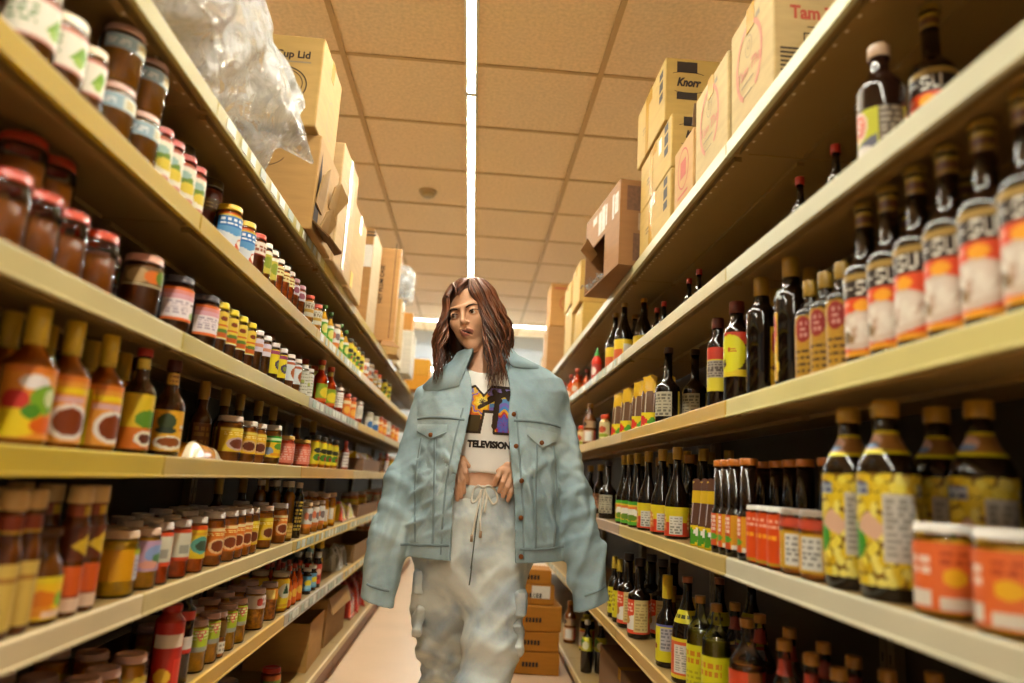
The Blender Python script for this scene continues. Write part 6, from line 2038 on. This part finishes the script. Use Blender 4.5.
ZS = shear(GX, GZ + 0 * GX)
cx, rx, ry = interp(ZS, TORSO)
Dt = (np.sqrt(((GX - cx) / rx) ** 2 + ((GY - CY) / ry) ** 2) - 1) * np.minimum(rx, ry) * .95
wv = waves((GX, GY * .5, GZ), 31, 4, 7, 14, .5)
pan = np.clip((1.14 - GZ) / .12, 0, 1) * np.clip((GZ - .79) / .06, 0, 1)
fold = -(.013 * folds(GX, GY, GZ, 61, (8, 50, 130), 70) + .008 * folds(GX, GY, GZ, 62, (25, 100, 155), 120)) * (.12 + .88 * pan) - .006 * folds(GX, GY, GZ, 63, (10, 60), 45) + .009 + waves((GX, GY, GZ), 33, 6, 60, 110, .0010) - .009
Dt = Dt + fold - .006
Ds = np.full_like(FD.D, 9.)


def limb(D, P, seed):
    for (x, y, z, q), (x2, y2, z2, q2) in zip(P, P[1:]):
        a, b = np.array([x, y, z]), np.array([x2, y2, z2])
        ba = b - a
        h = np.clip(((GX - a[0]) * ba[0] + (GY - a[1]) * ba[1] + (GZ - a[2]) * ba[2]) / (ba @ ba), 0, 1)
        d = np.sqrt((GX - a[0] - h * ba[0]) ** 2 + ((GY - a[1] - h * ba[1]) / .82) ** 2 + (GZ - a[2] - h * ba[2]) ** 2) - (q + (q2 - q) * h)
        k = .02
        e = np.clip(.5 + .5 * (D - d) / k, 0, 1)
        D = D * (1 - e) + d * e - k * e * (1 - e)
    return D


LS = [(-.128, 2.425, 1.245, .070), (-.160, 2.405, 1.12, .064), (-.206, 2.375, .97, .057), (-.242, 2.345, .80, .052), (-.262, 2.335, .60, .046)]
RS = [(.222, 2.425, 1.275, .078), (.272, 2.405, 1.14, .066), (.324, 2.375, .97, .059), (.376, 2.345, .80, .054), (.412, 2.335, .61, .048)]
Ds = limb(Ds, LS, 1)
Ds = limb(Ds, RS, 2)
elb = np.exp(-((GZ - 1.0) / .2) ** 2)
Ds = Ds - .012 * folds(GX, GY, GZ, 71, (5, -12, 15), 62) - (.003 + .007 * elb) * folds(GX, GY, GZ, 72, (60, 110, 140), 85) + .009 + waves((GX, GY, GZ), 34, 6, 60, 110, .0010) - .012
th = .0095
shellT = np.maximum(Dt, -(Dt + th))
xl, = interp(GZ, XL)
xr, = interp(GZ, XR)
opening = np.maximum(np.maximum(xl * Q + .03 * (1 - Q) - GX, GX - xr * Q), GY - CY)            # negative inside the open front
shellT = np.maximum(shellT, -opening)
shellT = np.maximum(shellT, .756 + .02 * (GX - .06) - GZ)
shellT = np.maximum(shellT, ZS - 1.425)
shellS = np.maximum(Ds, -(Ds + .015))
cutz = np.where(GX < .05, .612 - .27 * (GX + .27), .640 + .40 * (GX - .424))
shellS = np.maximum(shellS, cutz - GZ)
_c = -(Dt + .006)
_e = np.clip(.5 + .5 * (shellS - _c) / .008, 0, 1)
shellS = _c * (1 - _e) + shellS * _e + .008 * _e * (1 - _e)           # sleeve outside the body panel only
shellT = np.maximum(shellT, -(Ds + th * .8) * (GZ < 1.27) - 9. * (GZ >= 1.27)) if False else shellT
k = .012
e = np.clip(.5 + .5 * (shellT - shellS) / k, 0, 1)
FD.D = (shellT * (1 - e) + shellS * e - k * e * (1 - e)).astype(np.float32)
jacket = field_obj('denim_jacket', FD, den, person, PO)
DT = bvh_of(jacket)
thread = mat('7c9096', .8, .08, name='denim_seam_thread')
copper = mat('7a4c28', .35, .1, metal=.8, name='copper_button')


def strip(tree, pts, half, thick, name, m, parent, off=.0008, n=24):
    """a narrow band of cloth following the surface"""
    P = catmull([np.array([x, 0, z]) for x, z in pts], n)
    v, f = [], []
    last = None
    for i, p in enumerate(P):
        t = P[min(i + 1, n)] - P[max(i - 1, 0)]
        t = t / (np.linalg.norm(t) + 1e-9)
        q = np.array([-t[2], 0, t[0]])
        for w_, dd in ((-half, 0), (-half * .8, thick), (half * .8, thick), (half, 0)):
            a = p + q * w_
            h = front(tree, a[0], a[2])
            y = h.y if h is not None and h.y < 2.40 else (last if last is not None else 2.27)
            last = y
            v.append(Vector((a[0], y - off - dd, a[2])) - PO)
    for i in range(n):
        for k_ in range(3):
            b = i * 4 + k_
            f.append((b, b + 4, b + 5, b + 1))
    return mesh_obj(name, v, f, m, parent)


fx = lambda x: .03 + (x - .03) * 1.0
strip(DT, [(-.050, .80), (-.110, .795), (-.17, .79), (-.20, .79)], .0042, .0024, 'hem_band_seam', thread, jacket)
strip(DT, [(.165, .80), (.22, .80), (.28, .805), (.31, .808)], .0042, .0024, 'hem_band_seam', thread, jacket)
strip(DT, [(-.03, 1.183), (-.09, 1.186), (-.15, 1.186), (-.185, 1.182)], .0042, .0022, 'yoke_seam', thread, jacket)
strip(DT, [(.125, 1.190), (.18, 1.192), (.24, 1.19), (.285, 1.184)], .0042, .0022, 'yoke_seam', thread, jacket)
strip(DT, [(-.072, .77), (-.074, .92), (-.068, 1.02), (-.052, 1.14), (-.036, 1.22)], .0030, .0016, 'placket_seam', thread, jacket)
strip(DT, [(.180, .77), (.168, .92), (.155, 1.02), (.142, 1.14), (.132, 1.22)], .0030, .0016, 'placket_seam', thread, jacket)
strip(DT, [(-.120, 1.12), (-.11, 1.0), (-.105, .9), (-.10, .80)], .0036, .0020, 'panel_seam', thread, jacket)
strip(DT, [(-.165, 1.12), (-.172, 1.0), (-.165, .9), (-.155, .80)], .0036, .0020, 'panel_seam', thread, jacket)
strip(DT, [(.205, 1.12), (.205, 1.0), (.21, .9), (.215, .80)], .0036, .0020, 'panel_seam', thread, jacket)
strip(DT, [(.262, 1.12), (.275, 1.0), (.275, .9), (.275, .80)], .0036, .0020, 'panel_seam', thread, jacket)
strip(DT, [(-.292, .668), (-.262, .660), (-.222, .651)], .0040, .0022, 'cuff_seam', thread, jacket)
strip(DT, [(.376, .668), (.412, .684), (.445, .698)], .0040, .0022, 'cuff_seam', thread, jacket)


def flap(pts, name='pocket_flap'):
    """pts: top-left, top-right, then the lower edge from right to left"""
    n = 12
    v, f = [], []
    (xa, za), (xb, zb) = pts[0], pts[1]
    low_ = pts[2:]
    for i in range(n + 1):
        t = i / n
        tx_, tz_ = xa + (xb - xa) * t, za + (zb - za) * t
        ls = [(low_[k][0], low_[k][1]) for k in range(len(low_) - 1, -1, -1)]
        xs_ = [q[0] for q in ls]
        zl_ = float(np.interp(tx_, xs_, [q[1] for q in ls]))
        for u in (0, .15, .5, .9, 1, 1.0):
            z = tz_ + (zl_ - tz_) * u
            h = front(DT, tx_, z)
            y = (h.y if h is not None else 2.28)
            lift = .001 + .0055 * (u ** .5) + .003 * math.sin(7 * t + 3 * u)*u
            v.append(Vector((tx_, y - lift, z)) - PO)
        v[-1].y += .0055
    for i in range(n):
        for k_ in range(5):
            b = i * 6 + k_
            f.append((b, b + 6, b + 7, b + 1))
    fl_ = mesh_obj(name, v, f, den, jacket)
    return fl_


def button(x, z, parent, r=.0075, tree=None, off=.001):
    h = front(tree or DT, x, z)
    y = (h.y if h is not None else 2.27) - off
    q = MB().lathe([(0, .0052), (r * .35, .0050), (r * .5, .0036), (r * .8, .0046), (r, .003), (r, 0), (0, 0)][::-1], 18)
    q.xform(Matrix.Translation(Vector((x, y, z)) - PO) @ Matrix.Rotation(PI / 2, 4, 'X'))
    q.build('button', copper, parent, True)


f1 = flap([(-.182, 1.164), (-.083, 1.164), (-.083, 1.138), (-.134, 1.114), (-.182, 1.140)])
button(-.134, 1.130, f1, .0075, None, .008)
f2 = flap([(.170, 1.172), (.272, 1.162), (.272, 1.135), (.220, 1.108), (.170, 1.146)])
button(.219, 1.126, f2, .0075, None, .008)
for x, z in ((.124, 1.209), (.136, 1.109), (.158, 1.004), (.163, .893), (.171, .778)):
    button(x, z, jacket)
# collar: folded cloth band round the neck, lying on the shoulders
def on_jacket(a, zs, off):
    cx_, rx_, ry_ = [float(q) for q in interp(np.float32(zs), TORSO)]
    x = cx_ + (rx_ + off) * math.cos(a)
    y = CY + (ry_ + off) * math.sin(a)
    z = zs
    for _ in range(4):
        z = zs + (z - float(shear(x, z)))
    return Vector((x, y, z))


v, f = [], []
n = 56
for i in range(n + 1):
    t = i / n
    a = rad(245 - 312 * t)                        # her right front, round the back, to her left front
    back = .5 - .5 * math.cos(2 * PI * t)
    side_ = float(np.clip((t - .45) / .25, 0, 1))
    lo_z = 1.385 - (.075 - .050 * side_) * (1 - back) - .012 * math.sin(PI * min(1, 6 * min(t, 1 - t)))
    wob = .0015 * math.sin(13 * t)
    row = [on_jacket(a, 1.405, .000), on_jacket(a, 1.432, .004), on_jacket(a, 1.436, .012), on_jacket(a, 1.41, .020), on_jacket(a, (1.41 + lo_z) / 2, .020), on_jacket(a, lo_z, .017 + wob), on_jacket(a, lo_z - .003, .012 + wob), on_jacket(a, lo_z + .01, .009)]
    v += [p - PO for p in row]
m_ = 8
for i in range(n):
    for k_ in range(m_ - 1):
        b = i * m_ + k_
        f.append((b, b + m_, b + m_ + 1, b + 1))
f.append(tuple(range(m_)))
f.append(tuple(range(n * m_ + m_ - 1, n * m_ - 1, -1)))
mesh_obj('collar', v, f, den, jacket)

# ------------------------------------------------------------------ camera and light
cam = bpy.data.cameras.new('camera')
co = bpy.data.objects.new('camera', cam)
COL.objects.link(co)
cam.sensor_width = 36
cam.lens = 36 * 714 / 1024
cam.clip_start = .05
right, down, fwd = [Vector(v) for v in CAMROWS]
M = Matrix.Identity(4)
for i, a in enumerate((right, -down, -fwd)):
    for j in range(3):
        M[j][i] = a[j]
M.translation = (0, 0, 1.0)
co.matrix_world = M
cam.dof.use_dof = True
cam.dof.focus_distance = 2.35
cam.dof.aperture_fstop = 1.5
SC.camera = co

w = bpy.data.worlds.new('world')
SC.world = w
w.use_nodes = True
bg = w.node_tree.nodes['Background']
bg.inputs['Color'].default_value = (1.0, .93, .80, 1)
bg.inputs['Strength'].default_value = WORLD_S
SC.view_settings.view_transform = 'Standard'
SC.view_settings.look = 'None'
SC.view_settings.gamma = 1
SC.view_settings.use_curve_mapping = False
SC.view_settings.exposure = EXPO
SC.cycles.max_bounces = 8
SC.cycles.transparent_max_bounces = 24
SC.cycles.use_denoising = True
SC.cycles.sample_clamp_indirect = 4
